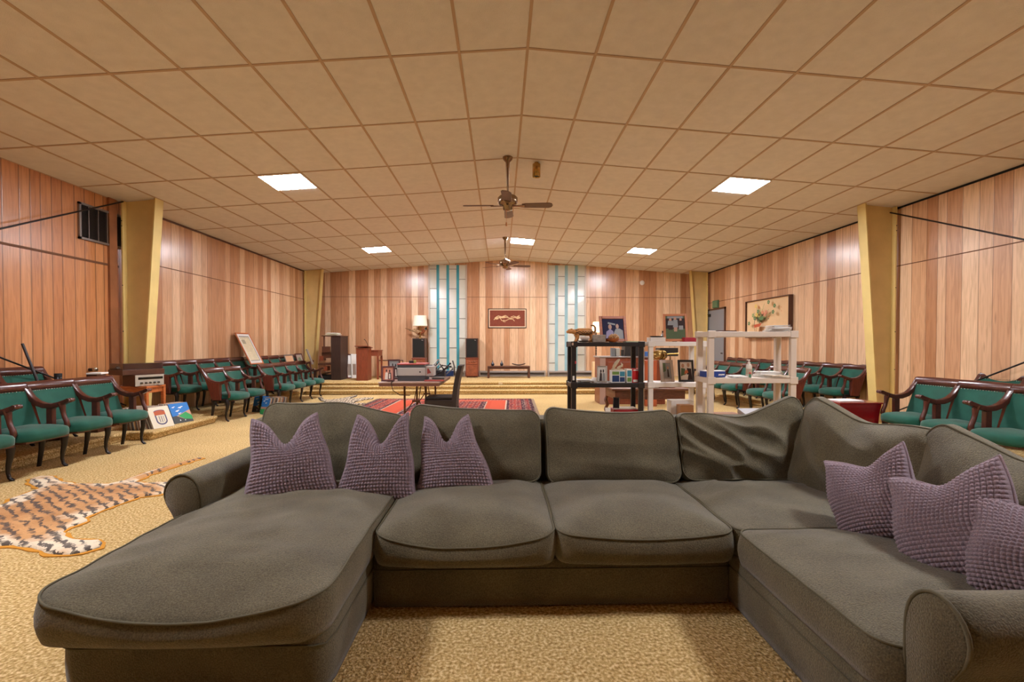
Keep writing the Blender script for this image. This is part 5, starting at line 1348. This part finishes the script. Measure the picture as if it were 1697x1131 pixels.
photo_thing('silver framed black and white photo on the middle tier of the black shelf', 989.5, 608, 1006, 630, 5.47, .014, mat('silver_frame', '#b5aea4', .3, metal=.6), R(-12), R(14), [('e', 3, .35, .7, .1, .12), ('p', 3, [(.15, .0), (.5, .0), (.48, .55), (.25, .6)]), ('e', 3, .66, .72, .09, .12), ('p', 9, [(.52, 0), (.9, 0), (.85, .55), (.6, .6)])], mat('photo_pale', '#cfcbc2', .4), zm_)
def carton(label, px0, px1, py0, Y, depth, base, panels, zb_, rz=0):
    a, c = at(px0, 630, Y=Y), at(px1, py0, Y=Y); w = c.x-a.x; h = c.z-zb_
    t = thing('carton', label, 'box', ((a.x+c.x)/2, Y, zb_), rz)
    MB().span((-w/2, 0, 0), (w/2, depth, h)).build('box', base, t, bevel=.002)
    for (u0, v0, u1, v1, m_) in panels: MB().span((-w/2+u0*w, -.0012, v0*h), (-w/2+u1*w, 0, v1*h)).build('printed_panel', m_, t)
    return a.x, c.x, h
G_, T_, Y_ = mat('print_green', '#6c8f45', .5), mat('print_teal', '#3d8aa0', .5), mat('print_navy', '#23406b', .5)
WC = mat('carton_white', '#e6e3da', .6)
ax, cx_, hc = carton('printed carton with green and blue panels under the carved stone figure', 1014, 1036, 614.5, 5.46, .13, WC, [(.03, .66, .55, .92, G_), (.03, .08, .55, .6, Y_), (.6, .52, .97, .92, T_), (.6, .08, .97, .46, Y_)], zm_)
carton('narrow printed carton with a teal and a green panel beside the red box', 1038.5, 1047.5, 612, 5.45, .13, WC, [(.12, .45, .9, .9, T_), (.12, .08, .9, .38, G_)], zm_)
carton('bright red carton at the end of the middle tier of the black shelf', 1048, 1062, 611.5, 5.45, .14, mat('carton_red', '#c41f22', .45), [(.12, .86, .7, .94, WC), (.1, .05, .62, .22, WC)], zm_)
t = thing('stone_figure', 'cream carved stone figure sitting on the green and blue carton', 'figurine', ((ax+cx_)/2+.0, 5.52, zm_+hc+.001))
CS = mat('cream_stone', '#cdbd9d', .8, var=.12, vscale=30)
MB().box((0, 0, .008), (.13, .08, .016)).build('plinth', CS, t, bevel=.003)
MB().tube([(-.05, 0, .015), (-.035, 0, .05), (-.01, 0, .09), (.015, 0, .12), (.03, 0, .13)], [.02, .032, .034, .024, .012], 12, flat=.6).build('figure', CS, t)
MB().tube([(.0, -.01, .02), (.035, -.015, .045), (.05, -.015, .05), (.055, -.01, .07), (.045, 0, .085)], [.018, .016, .016, .012, .006], 10).build('hands', CS, t)
# things on the low tier of the black and white shelves, seen over the sofa back
zl = TB_[0]+.001
box_thing('red_ledger', 'wide red book with cream pages on the low tier of the black shelf', 'book', 1017, 679, 1060, 684, 5.48, .22, [mat('ledger_red', '#9e1f24', .5)], zbase=zl)
zz = at(1030, 679, Y=5.48).z
tag(MB().span((px_x(1020, 5.5), 5.5, zz+.001), (px_x(1056, 5.5), 5.66, zz+.012)).build('cream_folder', M_PAPER2), 'cream folder lying on the wide red book', 'folder')
t = photo_thing('black phone shaped frame leaning on the low tier of the black shelf', 1016.5, 660, 1026, 677, 5.45, .008, M_BLACKP, R(-20), R(12), [], mat('black_gloss', '#111015'), zz+.014)
box_thing('price_card', 'small white card peeking over the sofa back below the black shelf', 'card', 1003, 676, 1012, 684, 5.43, .006, M_PAPER, zbase=zl)
tag(MB().lathe([(.09, 0), (.11, .02), (.115, .06), (.09, .1), (.03, .12), (.001, .122)], (px_x(1094, 5.6), 5.62, TW_[0]+.001), 20).build('wicker_basket', mat('brown_basket', '#4b2d1e', .7, bump=.6, bscale=80)), 'dark round lidded basket on the low tier of the white shelf', 'basket')
x_ = px_x(1104, 5.6)
box_thing('paper_carton', 'white and red carton on the low tier of the white shelf', 'box', 1112, 664, 1150, 690, 5.62, .15, [M_WHITEP], zbase=TW_[0]+.001)
zz2 = at(1112, 664, Y=5.62).z
tag(MB().span((px_x(1094, 5.55), 5.47, TW_[0]+.001), (px_x(1112, 5.55), 5.6, TW_[0]+.13)).build('envelope_box', WC), 'stack of white envelopes on the low tier of the white shelf', 'envelopes')
o = box_thing('cardboard_box', 'small brown cardboard box in front of the white and red carton', 'box', 1128, 672, 1150, 690, 5.45, .14, [mat('cardboard', '#b98b62', .8)], zbase=TW_[0]+.001)

# on the white shelf
zw = TW_[2]+.001
photo_thing('orange wood framed photo of three people on grass on the white shelf', 1101, 521, 1139, 565, 5.56, .028, mat('orange_frame_light', '#c27a48', .4), R(-10), R(14),
  [('r', 4, 0, 0, 1, .45), ('r', 3, 0, .45, 1, .9), ('r', 9, .1, .9, .9, 1), ('e', 5, .25, .84, .07, .07), ('p', 9, [(.1, .6), (.42, .6), (.38, .8), (.14, .8)]), ('p', 3, [(.15, .4), (.36, .4), (.38, .6), (.13, .6)]), ('e', 5, .5, .88, .07, .07), ('p', 9, [(.38, .5), (.64, .5), (.62, .84), (.4, .84)]), ('e', 5, .78, .84, .06, .07), ('p', 3, [(.66, .6), (.92, .6), (.9, .8), (.68, .8)]), ('p', 9, [(.68, .4), (.9, .4), (.9, .58), (.68, .58)]), ('p', 5, [(.42, .32), (.58, .32), (.6, .5), (.42, .5)])], Mph[3], zw)
box_thing('white_book', 'thick white book lying under a dark tray on the white shelf', 'book', 1078, 559.5, 1103, 565, 5.46, .14, [M_WHITEP], zbase=zw, bev=.003)
zz3 = at(1090, 559.5, Y=5.46).z
tag(MB().lathe([(.001, 0), (.06, 0), (.085, .012), (.082, .016), (.06, .006), (.001, .005)], (px_x(1088, 5.53), 5.53, zz3+.001), 20).build('tray', M_IRON), 'dark oval tray lying on the thick white book', 'tray')
t = thing('small_bottle', 'tiny clear bottle with a dark cap on the white shelf', 'bottle', (px_x(1097, 5.48)+.025, 5.49, zz3+.001 if False else zw)); hb = .11
t.location = (px_x(1106, 5.68), 5.68, zw)
t.location = (px_x(1097.5, 5.7), 5.68, zw)
MB().lathe([(.02, 0), (.021, .01), (.021, .09), (.01, .105), (.009, .115)], n=14).build('bottle', mat('clear_plastic', '#b9bfc4', .2), t); MB().lathe([(.012, .112), (.012, .135), (.001, .136)], n=12).build('cap', M_BLACKP, t)
box_thing('red_book', 'red hardback book lying by the foot of the three people photo', 'book', 1134.5, 559.5, 1156, 565, 5.47, .15, [mat('book_red', '#a3172a', .5)], zbase=zw, bev=.003)
zw2 = TW_[1]+.001
photo_thing('wide silver photo frame with sloping sides on the middle tier of the white shelf', 1094, 598, 1118, 630, 5.5, .04, mat('silver_bevel', '#c4bab0', .25, metal=.5), R(10), R(12), [('p', 4, [(0, .4), (.4, .5), (.4, 1), (0, 1)]), ('p', 3, [(.55, .1), (.8, .1), (.75, .6), (.6, .6)]), ('e', 5, .68, .7, .1, .1)], Mph[8], zw2)
photo_thing('black framed family photo on the middle tier of the white shelf', 1125, 598, 1150, 630, 5.5, .024, M_BLACKP, R(-8), R(14), [('e', 5, .25, .78, .12, .12), ('p', 4, [(.05, .2), (.5, .3), (.42, .62), (.1, .66)]), ('e', 5, .72, .82, .12, .12), ('p', 3, [(.55, .0), (1, 0), (.95, .62), (.6, .66)]), ('p', 8, [(.35, .3), (.7, .4), (.62, .56), (.4, .5)]), ('p', 2, [(0, 0), (.6, .0), (.7, .3), (.2, .25)])], Mph[1], zw2)

# on the beige shelf
zg = TG_[2]+.001
rr = random.Random(8); b = MB()
for k in range(9): b.box((rr.uniform(-.02, .02), rr.uniform(-.015, .015), .004+k*.0075), (.22-.005*k, .16, .005), (rr.uniform(-.03, .03), rr.uniform(-.03, .03), rr.uniform(-.15, .15)))
o = b.build('paper_stack', M_PAPER); o.location = (px_x(1289, 4.98), 4.98, zg+.005); tag(o, 'stack of white papers on the top tier of the beige shelf', 'papers')
tag(MB().span((px_x(1187, 4.92), 4.90, zg), (px_x(1219, 4.92), 5.06, zg+.012)).build('thin_book', M_WALNUT), 'thin brown book lying flat on the top tier of the beige shelf', 'book')
zg2 = TG_[1]+.001
t = thing('tissue_box', 'blue box with a white top on the middle tier of the beige shelf', 'box', (px_x(1186, 4.95), 4.96, zg2))
wb = px_x(1203.5, 4.95)-px_x(1168.5, 4.95)
MB().span((-wb/2, 0, 0), (wb/2, .12, .062)).build('box', mat('tissue_blue', '#22408a', .5), t, bevel=.003)
MB().span((-wb/2+.003, .005, .0625), (wb/2-.003, .115, .070)).build('white_top', M_PAPER, t)
b = MB()
for k in range(4): b.span((wb*.17+.012*k, -.001, .016+.004*(k % 2)), (wb*.17+.012*k+.009+.02*(k == 3), 0, .034))
b.build('white_lettering_block', M_PAPER, t)
t = thing('pump_bottle', 'white pump bottle on the middle tier of the beige shelf', 'bottle', (px_x(1241.5, 4.98), 4.98, zg2))
MB().lathe([(.028, 0), (.031, .006), (.031, .118), (.024, .136), (.012, .146), (.012, .152)], n=18).build('bottle', mat('bottle_cream', '#d9d2c2', .35), t)
MB().lathe([(.014, .15), (.014, .162), (.005, .164), (.005, .18)], n=12).build('pump', M_WHITEP, t); MB().box((-.006, 0, .184), (.034, .012, .010)).build('nozzle', M_WHITEP, t)
MB().lathe([(.0314, .03), (.0314, .09)], n=18).build('label_band', mat('label_tan', '#b5a48c', .6), t)
t = thing('small_tube', 'little green tube with a red cap before the pump bottle', 'tube', (px_x(1243.5, 4.9), 4.9, zg2))
MB().lathe([(.012, 0), (.013, .035), (.009, .04)], n=12).build('tube', mat('tube_green', '#4b7a5c', .5), t); MB().lathe([(.011, .038), (.011, .055), (.001, .056)], n=12).build('cap', mat('cap_red', '#b5403a', .5), t)
for k, (px, w_, n_, m_, lab) in enumerate(((1222, .16, 2, M_PAPER, 'thin sheets of paper near the blue box on the beige shelf'), (1275, .26, 7, M_PAPER, 'thick pile of papers and envelopes by the pump bottle'), (1289, .2, 3, M_PAPER2, 'cream envelopes lying at the front of the thick paper pile'))):
    b = MB()
    for j in range(n_): b.box((rr.uniform(-.015, .015), rr.uniform(-.01, .01), .004+j*.0075), (w_-.01*j*.5, .14, .0055), (rr.uniform(-.02, .02), rr.uniform(-.03, .03), rr.uniform(-.12, .12)))
    o = b.build('paper_stack', m_); yy = [4.94, 5.04, 4.90][k]; o.location = (px_x(px, yy), yy+(.03 if k < 2 else -.0), zg2+.004); tag(o, lab, 'papers')
zg3 = TG_[0]+.001
t = thing('document_case', 'silver grey lidded document case on the low tier of the beige shelf', 'box', ((px_x(1235, 4.95)+px_x(1290, 4.95))/2, 4.9, zg3))
wc = px_x(1288, 4.95)-px_x(1236, 4.95)
b = MB(); b.prism([(0, 0), (.22, 0), (.22, .125), (0, .07)], wc, lambda u, v, q: (-wc/2+q, u, v)); b.build('case', mat('case_silver', '#b9bcc0', .3, metal=.2), t)
MB().box((0, .0, .055), (wc*.96, .004, .02)).build('label_strip', M_PAPER, t)
tag(MB().span((px_x(1186, 4.95), 4.88, zg3), (px_x(1226, 4.95), 5.08, zg3+.09)).build('wooden_box', mat('dull_wood', '#9a6a4c', .6)), 'flat brown wooden box on the low tier of the beige shelf', 'box')

# ---------------------------------------------------------------- library table and cabinet behind the shelves
dx0, dx1, dy0, dy1, dz_ = 1.50, 2.56, 6.22, 6.88, .70
t = thing('library_table', 'old wooden table with barley twist legs behind the black shelf', 'table', ((dx0+dx1)/2, (dy0+dy1)/2, 0))
w_, d_ = dx1-dx0, dy1-dy0
M_TABW = mat('old_table_wood', '#6e4228', .4, var=.25, vscale=5, stretch=(4, 14, 14))
MB().span((-w_/2, -d_/2, dz_-.03), (w_/2, d_/2, dz_)).build('top', M_TABW, t, bevel=.008)
MB().span((-w_/2+.05, -d_/2+.05, dz_-.15), (w_/2-.05, d_/2-.05, dz_-.03)).build('apron', M_TABW, t)
for sx_ in (-1, 1):
    for sy in (-1, 1):
        xo, yo = sx_*(w_/2-.06), sy*(d_/2-.06); b = MB(); rows = []
        for k in range(41):
            z = dz_-.15-k*(dz_-.15)/40; a_ = k*.62; rows.append([(xo+.012*math.cos(a_)+.026*math.cos(q*.785), yo+.012*math.sin(a_)+.026*math.sin(q*.785), z) for q in range(8)])
        b.grid(rows, True, wrap=True); b.add(rows[-1], [tuple(range(8))]); b.build('leg', M_TABW, t)
box_thing('keyboard', 'white and black keyboard like case lying on the library table', 'case', 1056, 637, 1092, 642, 6.3, .15, [M_WHITEP], zbase=dz_+.001)
tag(MB().span((2.05, 6.35, dz_+.001), (2.4, 6.6, dz_+.03)).build('flat_box', M_REDWOOD), 'flat red brown box lying on the library table', 'box')
# brass shell lamp standing on the table
p = at(1093, 589, Y=6.5)
t = thing('shell_lamp', 'brass lamp with a scalloped shell shade behind the white shelf', 'lamp', (p.x+.17, 6.55, dz_+.001))
MB().lathe([(.07, 0), (.07, .012), (.02, .025), (.009, .05), (.008, p.z-dz_-.01)], n=20).build('base', M_BRASS, t)
zs = p.z-dz_
MB().tube([(.12, 0, zs+.02), (.0, 0, zs+.015), (-.1, -.01, zs+.01)], .009, 8).build('arm', M_BRASS, t)
b = MB(); rows = []
for i in range(9):
    f = i/8; row = []
    for k in range(33):
        a_ = math.pi*k/32; r_ = .095*math.sin(f*math.pi/2)*(1+.05*math.cos(k*math.pi/2)); row.append((-.10-.085*f*1.3+0.0, r_*math.cos(a_), zs+.0+r_*math.sin(a_)*.9-.02))
    rows.append(row)
b = MB(); b.ball((-.17, 0, zs), .1, 24, 12, (1.0, .75, .72))
for k in range(8): b.tube([(-.17+.103*math.cos(q)*math.cos(k*.4-1.4)*1.0, -.076*math.cos(k*.4-1.4)*0-.077*abs(math.cos(q)), zs+.073*math.sin(q)) for q in [j*.35-1.2 for j in range(8)]], .006, 6)
b.build('shell_shade', mat('brass_shade', '#b8995e', .25, metal=1), t)

t = thing('wood_cabinet', 'long red brown wood cabinet with a stone top in front of the steps', 'cabinet', (2.86, 10.3, 0))
cw = 1.42; ch = at(1000, 591, Y=10).z
MB().span((-cw/2, -.3, 0), (cw/2, .3, ch-.03)).build('body', M_REDWOOD, t, bevel=.006)
MB().span((-cw/2-.03, -.33, ch-.03), (cw/2+.03, .33, ch)).build('stone_top', mat('grey_marble', '#8d857f', .3, var=.1, vscale=8), t, bevel=.005)
MB().span((-cw/2-.012, -.315, 0), (-cw/2+.11, -.3, ch-.03)).build('corner_post', mat('pale_post', '#a08478', .4), t, bevel=.004)
for k in range(2):
    d = MB().span((-cw/2+.16+k*.62, -.312, .08), (-cw/2+.74+k*.62, -.3, ch-.12)).build('door', M_REDWOOD, t, bevel=.004)
    MB().ball((-cw/2+.70-.04+k*.62-(.0 if k == 0 else .5), -.325, ch*.55), .012, 8, 6).build('knob', M_BRASS, d)
zt2 = ch+.001
def back_item(name, label, cat, px0, py0, px1, py1, m, depth=.2, Y=10.1): return box_thing(name, label, cat, px0, py0, px1, py1, Y, depth, [m], zbase=zt2, bev=.004)
back_item('book_set', 'grey pair of upright books on the stone topped cabinet', 'books', 1014.5, 577, 1020, 590, mat('book_grey', '#6f7272', .6), .18)
back_item('book_set', 'pale upright book next to the grey pair on the stone topped cabinet', 'book', 1021, 577.5, 1027.5, 590, mat('book_pale', '#a9a89c', .6), .18)
back_item('black_case', 'big black machine on the stone topped cabinet', 'machine', 1036, 574, 1060, 590, M_BLACKP, .3)
back_item('speaker_box', 'small black box on the stone topped cabinet beside the upright books', 'box', 1030.5, 580, 1034, 590, M_BLACKP, .1)
back_item('blue_bag', 'small blue and white bag on the stone topped cabinet near the white shelf post', 'bag', 1068, 583, 1076, 590, mat('bag_blue', '#3a66a8', .6), .1)
back_item('black_case', 'flat black machine with a pale lid behind the brass shell lamp', 'machine', 1094, 577, 1124, 590, M_BLACKP, .3)
o = tag(MB().span((at(1071, 629, Y=9.6).x, 9.65, .0), (at(1090, 629, Y=9.6).x, 9.95, at(1071, 598, Y=9.6).z)).build('orange_cabinet', mat('orange_cabinet', '#a34f2c', .4, var=.15, vscale=5), bevel=.006), 'small orange brown cabinet standing before the stone topped one', 'cabinet')

# red lacquer chest behind the sofa corner
p0, p1 = at(1392, 668, Y=5.75), at(1461, 668, Y=5.75)
t = thing('lacquer_chest', 'dark red lacquer chest with a pale top edge behind the sofa corner', 'chest', ((p0.x+p1.x)/2, 5.95, 0))
w_ = p1.x-p0.x; hz = .565
RL = mat('red_lacquer', '#7a1318', .25, coat=.4, var=.2, vscale=3)
b = MB(); rows = []
for f, z in ((.90, 0), (.88, .05), (.90, .2), (.93, .38), (.96, .46), (.985, .50), (1.0, hz-.02)):
    a_, d_ = w_/2*f, .2*f; rows.append([(-a_, -d_, z), (a_, -d_, z), (a_, d_, z), (-a_, d_, z)])
b.grid(rows, False, wrap=True); b.build('body', RL, t)
MB().span((-w_/2-.012, -.215, hz-.02), (w_/2+.012, .215, hz)).build('top', RL, t, bevel=.006)
o = MB().box((-.06, .0, .006), (.34, .24, .012), (0, 0, .1)).build('white_folder', M_PAPER); o.location = (t.location.x, 5.95, hz+.001); tag(o, 'flat white folder lying on the red lacquer chest', 'folder')

# ---------------------------------------------------------------- record player, records
tx, ty = -5.33, 6.98
t = thing('small_table', 'small orange wood table holding the stereo beside the column', 'table', (tx, ty, .116))
hz = .69-.116
MB().span((-.27, -.19, hz-.03), (.25, .19, hz)).build('top', M_ORANGEW, t, bevel=.004); MB().span((-.25, -.18, hz-.10), (.23, .18, hz-.03)).build('apron', M_ORANGEW, t)
t.location.z = .121
for sx_ in (-.245, .225):
    for sy in (-1, 1): MB().box((sx_, sy*.17, (hz-.03)/2), (.045, .045, hz-.031)).build('leg', M_ORANGEW, t, bevel=.003)
zt3 = hz+.122
t = thing('stereo_receiver', 'silver fronted stereo receiver on the small orange table under the turntable', 'stereo', (tx+.06, ty, zt3), R(64))
MB().span((-.19, -.16, 0), (.19, .16, .165)).build('case', M_WALNUT, t, bevel=.004)
f = MB().span((-.185, -.168, .004), (.185, -.16, .161)).build('face_plate', mat('silver_face', '#c5c0b4', .3, metal=.4), t)
MB().span((-.15, -.1705, .095), (.17, -.168, .13)).build('dial_window', mat('dial_black', '#15130f', .2), f)
for k in range(5): MB().cyl((-.11+k*.055, -.168, .045), (-.11+k*.055, -.188, .045), .014, 12).build('knob', mat('dark_knob', '#4d453c', .3, metal=.5), f)
t = thing('turntable', 'dark wood turntable with a smoked lid on top of the stereo receiver', 'record player', (tx-.03, ty+.0, zt3+.166), R(64))
MB().span((-.27, -.185, 0), (.27, .185, .075)).build('plinth', M_WALNUT, t, bevel=.004)
MB().span((-.255, -.175, .076), (.255, .175, .165)).build('smoked_lid', mat('smoked_lid', '#3a2520', .08, spec=.6, coat=.5), t, bevel=.006)
o = MB().box((0, 0, .012), (.16, .2, .02), (0, 0, .3)).build('folded_paper', M_PAPER); o.location = (-5.42, 6.38, .9); 
tag(o, 'white folded magazine on the dark stand behind the velvet chair back', 'magazine')
tag(MB().span((-5.5, 6.3, .126), (-5.36, 6.44, .9)).build('plant_stand', M_WALNUT, bevel=.004), 'slim dark stand behind the velvet chair back holding the white magazine', 'stand')
# records: spines first, then the two covers
rr = random.Random(12)
cols = ['#b9a58a', '#8d7f6e', '#6f5b48', '#c7bba4', '#5a4a44', '#a8795c', '#d2c8b6', '#4d5560', '#c08a4a']
def album(label, loc, rz, lean, m, art=None, group='record albums on the low step by the record player', h=.313, w=.313):
    t = thing('record_album', label, 'record album', loc, (-lean, 0, rz), group)
    MB().span((-w/2, 0, 0), (w/2, .005, h)).build('sleeve', m, t)
    if art:
        b = MB(); b.m = 0
        for lay, (mi, pts) in enumerate(art):
            b.m = mi; b.add([(-w/2+u*w, -.0006-.0003*lay, v*h) for u, v in pts], [tuple(range(len(pts)))])
        b.build('cover_art', [mat('art_cream', '#dcd4bd', .6), mat('art_orange', '#b5562b', .6), mat('art_indigo', '#4b4668', .6), mat('art_blue', '#2474bf', .6), mat('art_green', '#2f9a56', .6), mat('art_tan', '#bf8f7a', .6), mat('art_dark', '#3c3f3e', .6), mat('art_white', '#dfe3e2', .6)], t)
    return t
def disc(cx, cz, rx, rz, n=16, a0=0, a1=2*math.pi): return [(cx+rx*math.cos(a0+(a1-a0)*i/n), cz+rz*math.sin(a0+(a1-a0)*i/n)) for i in range(n+1)]
BIRD = lambda x, z, s: (7, [(x-.12*s, z-.02*s), (x-.03*s, z+.03*s), (x, z), (x+.03*s, z+.04*s), (x+.14*s, z+.03*s), (x+.03*s, z-.01*s), (x+.01*s, z-.05*s)])
art_w = [(0, [(0, 0), (1, 0), (1, 1), (0, 1)]), (2, disc(.5, .33, .26, .2, 16, math.pi, 2*math.pi)+[(.76, .62), (.24, .62)]), (0, disc(.5, .34, .2, .15, 16, math.pi, 2*math.pi)+[(.7, .62), (.3, .62)]), (1, [(.24, .60), (.76, .60), (.76, .80), (.24, .80)]), (2, disc(.5, .80, .24, .05)), (1, disc(.5, .79, .2, .035)), (2, [(.40, .26), (.43, .26), (.43, .55), (.40, .55)]), (2, [(.5, .24), (.53, .24), (.53, .55), (.5, .55)]), (2, [(.6, .26), (.62, .26), (.62, .55), (.6, .55)])]
art_b = [(3, [(0, .30), (1, .45), (1, 1), (0, 1)]), (5, [(.2, .36), (1, .62), (1, .3), (.4, .1)]), (4, [(.3, .36), (.75, .52), (1, .3), (1, .06), (.6, .16)]), (6, [(0, 0), (1, 0), (1, .1), (.55, .18), (.2, .38), (0, .36)]), BIRD(.55, .78, 1.2), BIRD(.35, .62, 1), BIRD(.2, .82, .8), BIRD(.42, .48, .8), (7, [(.3, .1), (.34, .2), (.36, .1)]), (7, [(.55, .1), (.62, .16), (.6, .08)])]
pw = (at(280, 707.5, Z=.12)); ang = math.atan2(6.94-6.579, -4.757+4.739)   # foot line of the covers
rzc = R(76); ln = R(24)
z0_ = .117
n_ = Vector((math.sin(rzc), -math.cos(rzc)))            # facing direction of the covers
base = Vector((-4.80, 6.74))
album('white record sleeve with an orange topped capsule drawing, front of its row', (base.x, base.y, z0_), rzc, ln, mat('sleeve_cream', '#cfc4ab', .7), art_w)
base2 = Vector((-4.80, 7.16))
album('blue record sleeve with white birds over green hills, beside the capsule sleeve', (base2.x, base2.y, z0_), rzc, ln, mat('sleeve_blue', '#2b5f94', .6), art_b)
for k in range(24):
    off = .015*(k+1)
    album('plain record sleeve packed upright behind the capsule drawing sleeve', (base.x-n_.x*off, base.y-n_.y*off-.004*k, z0_), rzc+R(rr.uniform(-2, 2)), ln, mat('sleeve_%d' % (k % 9), cols[k % 9], .7))
for k in range(12):
    off = .015*(k+1)
    album('plain record sleeve packed upright behind the blue birds sleeve', (base2.x-n_.x*off, base2.y-n_.y*off, z0_), rzc+R(rr.uniform(-2, 2)), ln, mat('sleeve_%d' % ((k+4) % 9), cols[(k+4) % 9], .7))
# row under the end seat, spines towards the viewer
for k in range(12):
    x_ = -5.12+.016*k
    album('thin record sleeve standing edge on under the end velvet seat', (x_, 6.62, z0_), R(90), R(10), mat('sleeve_%d' % ((k*5) % 9), cols[(k*5) % 9], .7), w=.26)
# second stack beside the pair of seats
p = at(413, 690, Z=0); q = at(467, 690, Z=0)
album('blue and dark record sleeve lying back under the pair of velvet seats', (-4.62, 8.98, .003), R(-12), R(16), mat('sleeve_blue', '#2b5f94'), art_b, 'record albums on the floor by the pair of seats')
q = at(436, 688, Z=.0); dv = Vector((.67, .74))
album('blue record sleeve with a green lower half facing out beside the pair of seats', (q.x, q.y, .003), R(-42), R(12), mat('sleeve_blue', '#2b5f94'), [(3, [(0, .4), (1, .45), (1, 1), (0, 1)]), (5, [(0, .3), (1, .38), (1, .5), (0, .42)]), (4, [(0, .02), (1, .02), (1, .38), (0, .3)]), BIRD(.3, .8, 1.3), BIRD(.6, .7, 1), (7, [(.3, .9), (.8, .9), (.8, .94), (.3, .94)])], 'record albums on the floor by the pair of seats')
for k in range(14):
    o_ = .02+.022*k
    album('plain record sleeve in the leaning row beside the pair of seats', (q.x+dv.x*o_, q.y+dv.y*o_, .003), R(-42+rr.uniform(-2, 2)), R(12), mat('sleeve_%d' % ((k*2+3) % 9), cols[(k*2+3) % 9], .7), None, 'record albums on the floor by the pair of seats')
p = at(829.5, 639, Y=12.44)
tag(MB().span((p.x-.055, 12.425, .225), (p.x+.055, 12.438, .285)).build('outlet_cover', mat('outlet_beige', '#d9c39b', .5)), 'small beige outlet cover on the riser of the top stage step', 'outlet cover')
# ---------------------------------------------------------------- light and view
w = bpy.data.worlds.new('world'); S.world = w; w.use_nodes = True
w.node_tree.nodes['Background'].inputs[0].default_value = (.05, .045, .04, 1); w.node_tree.nodes['Background'].inputs[1].default_value = 1
S.view_settings.view_transform = 'Standard'; S.view_settings.look = 'None'; S.view_settings.gamma = 1.0; S.view_settings.use_curve_mapping = False
S.view_settings.exposure = EXPO
S.cycles.use_denoising = True
S.cycles.max_bounces = 10; S.cycles.diffuse_bounces = 6; S.cycles.glossy_bounces = 4
S.cycles.sample_clamp_indirect = 8
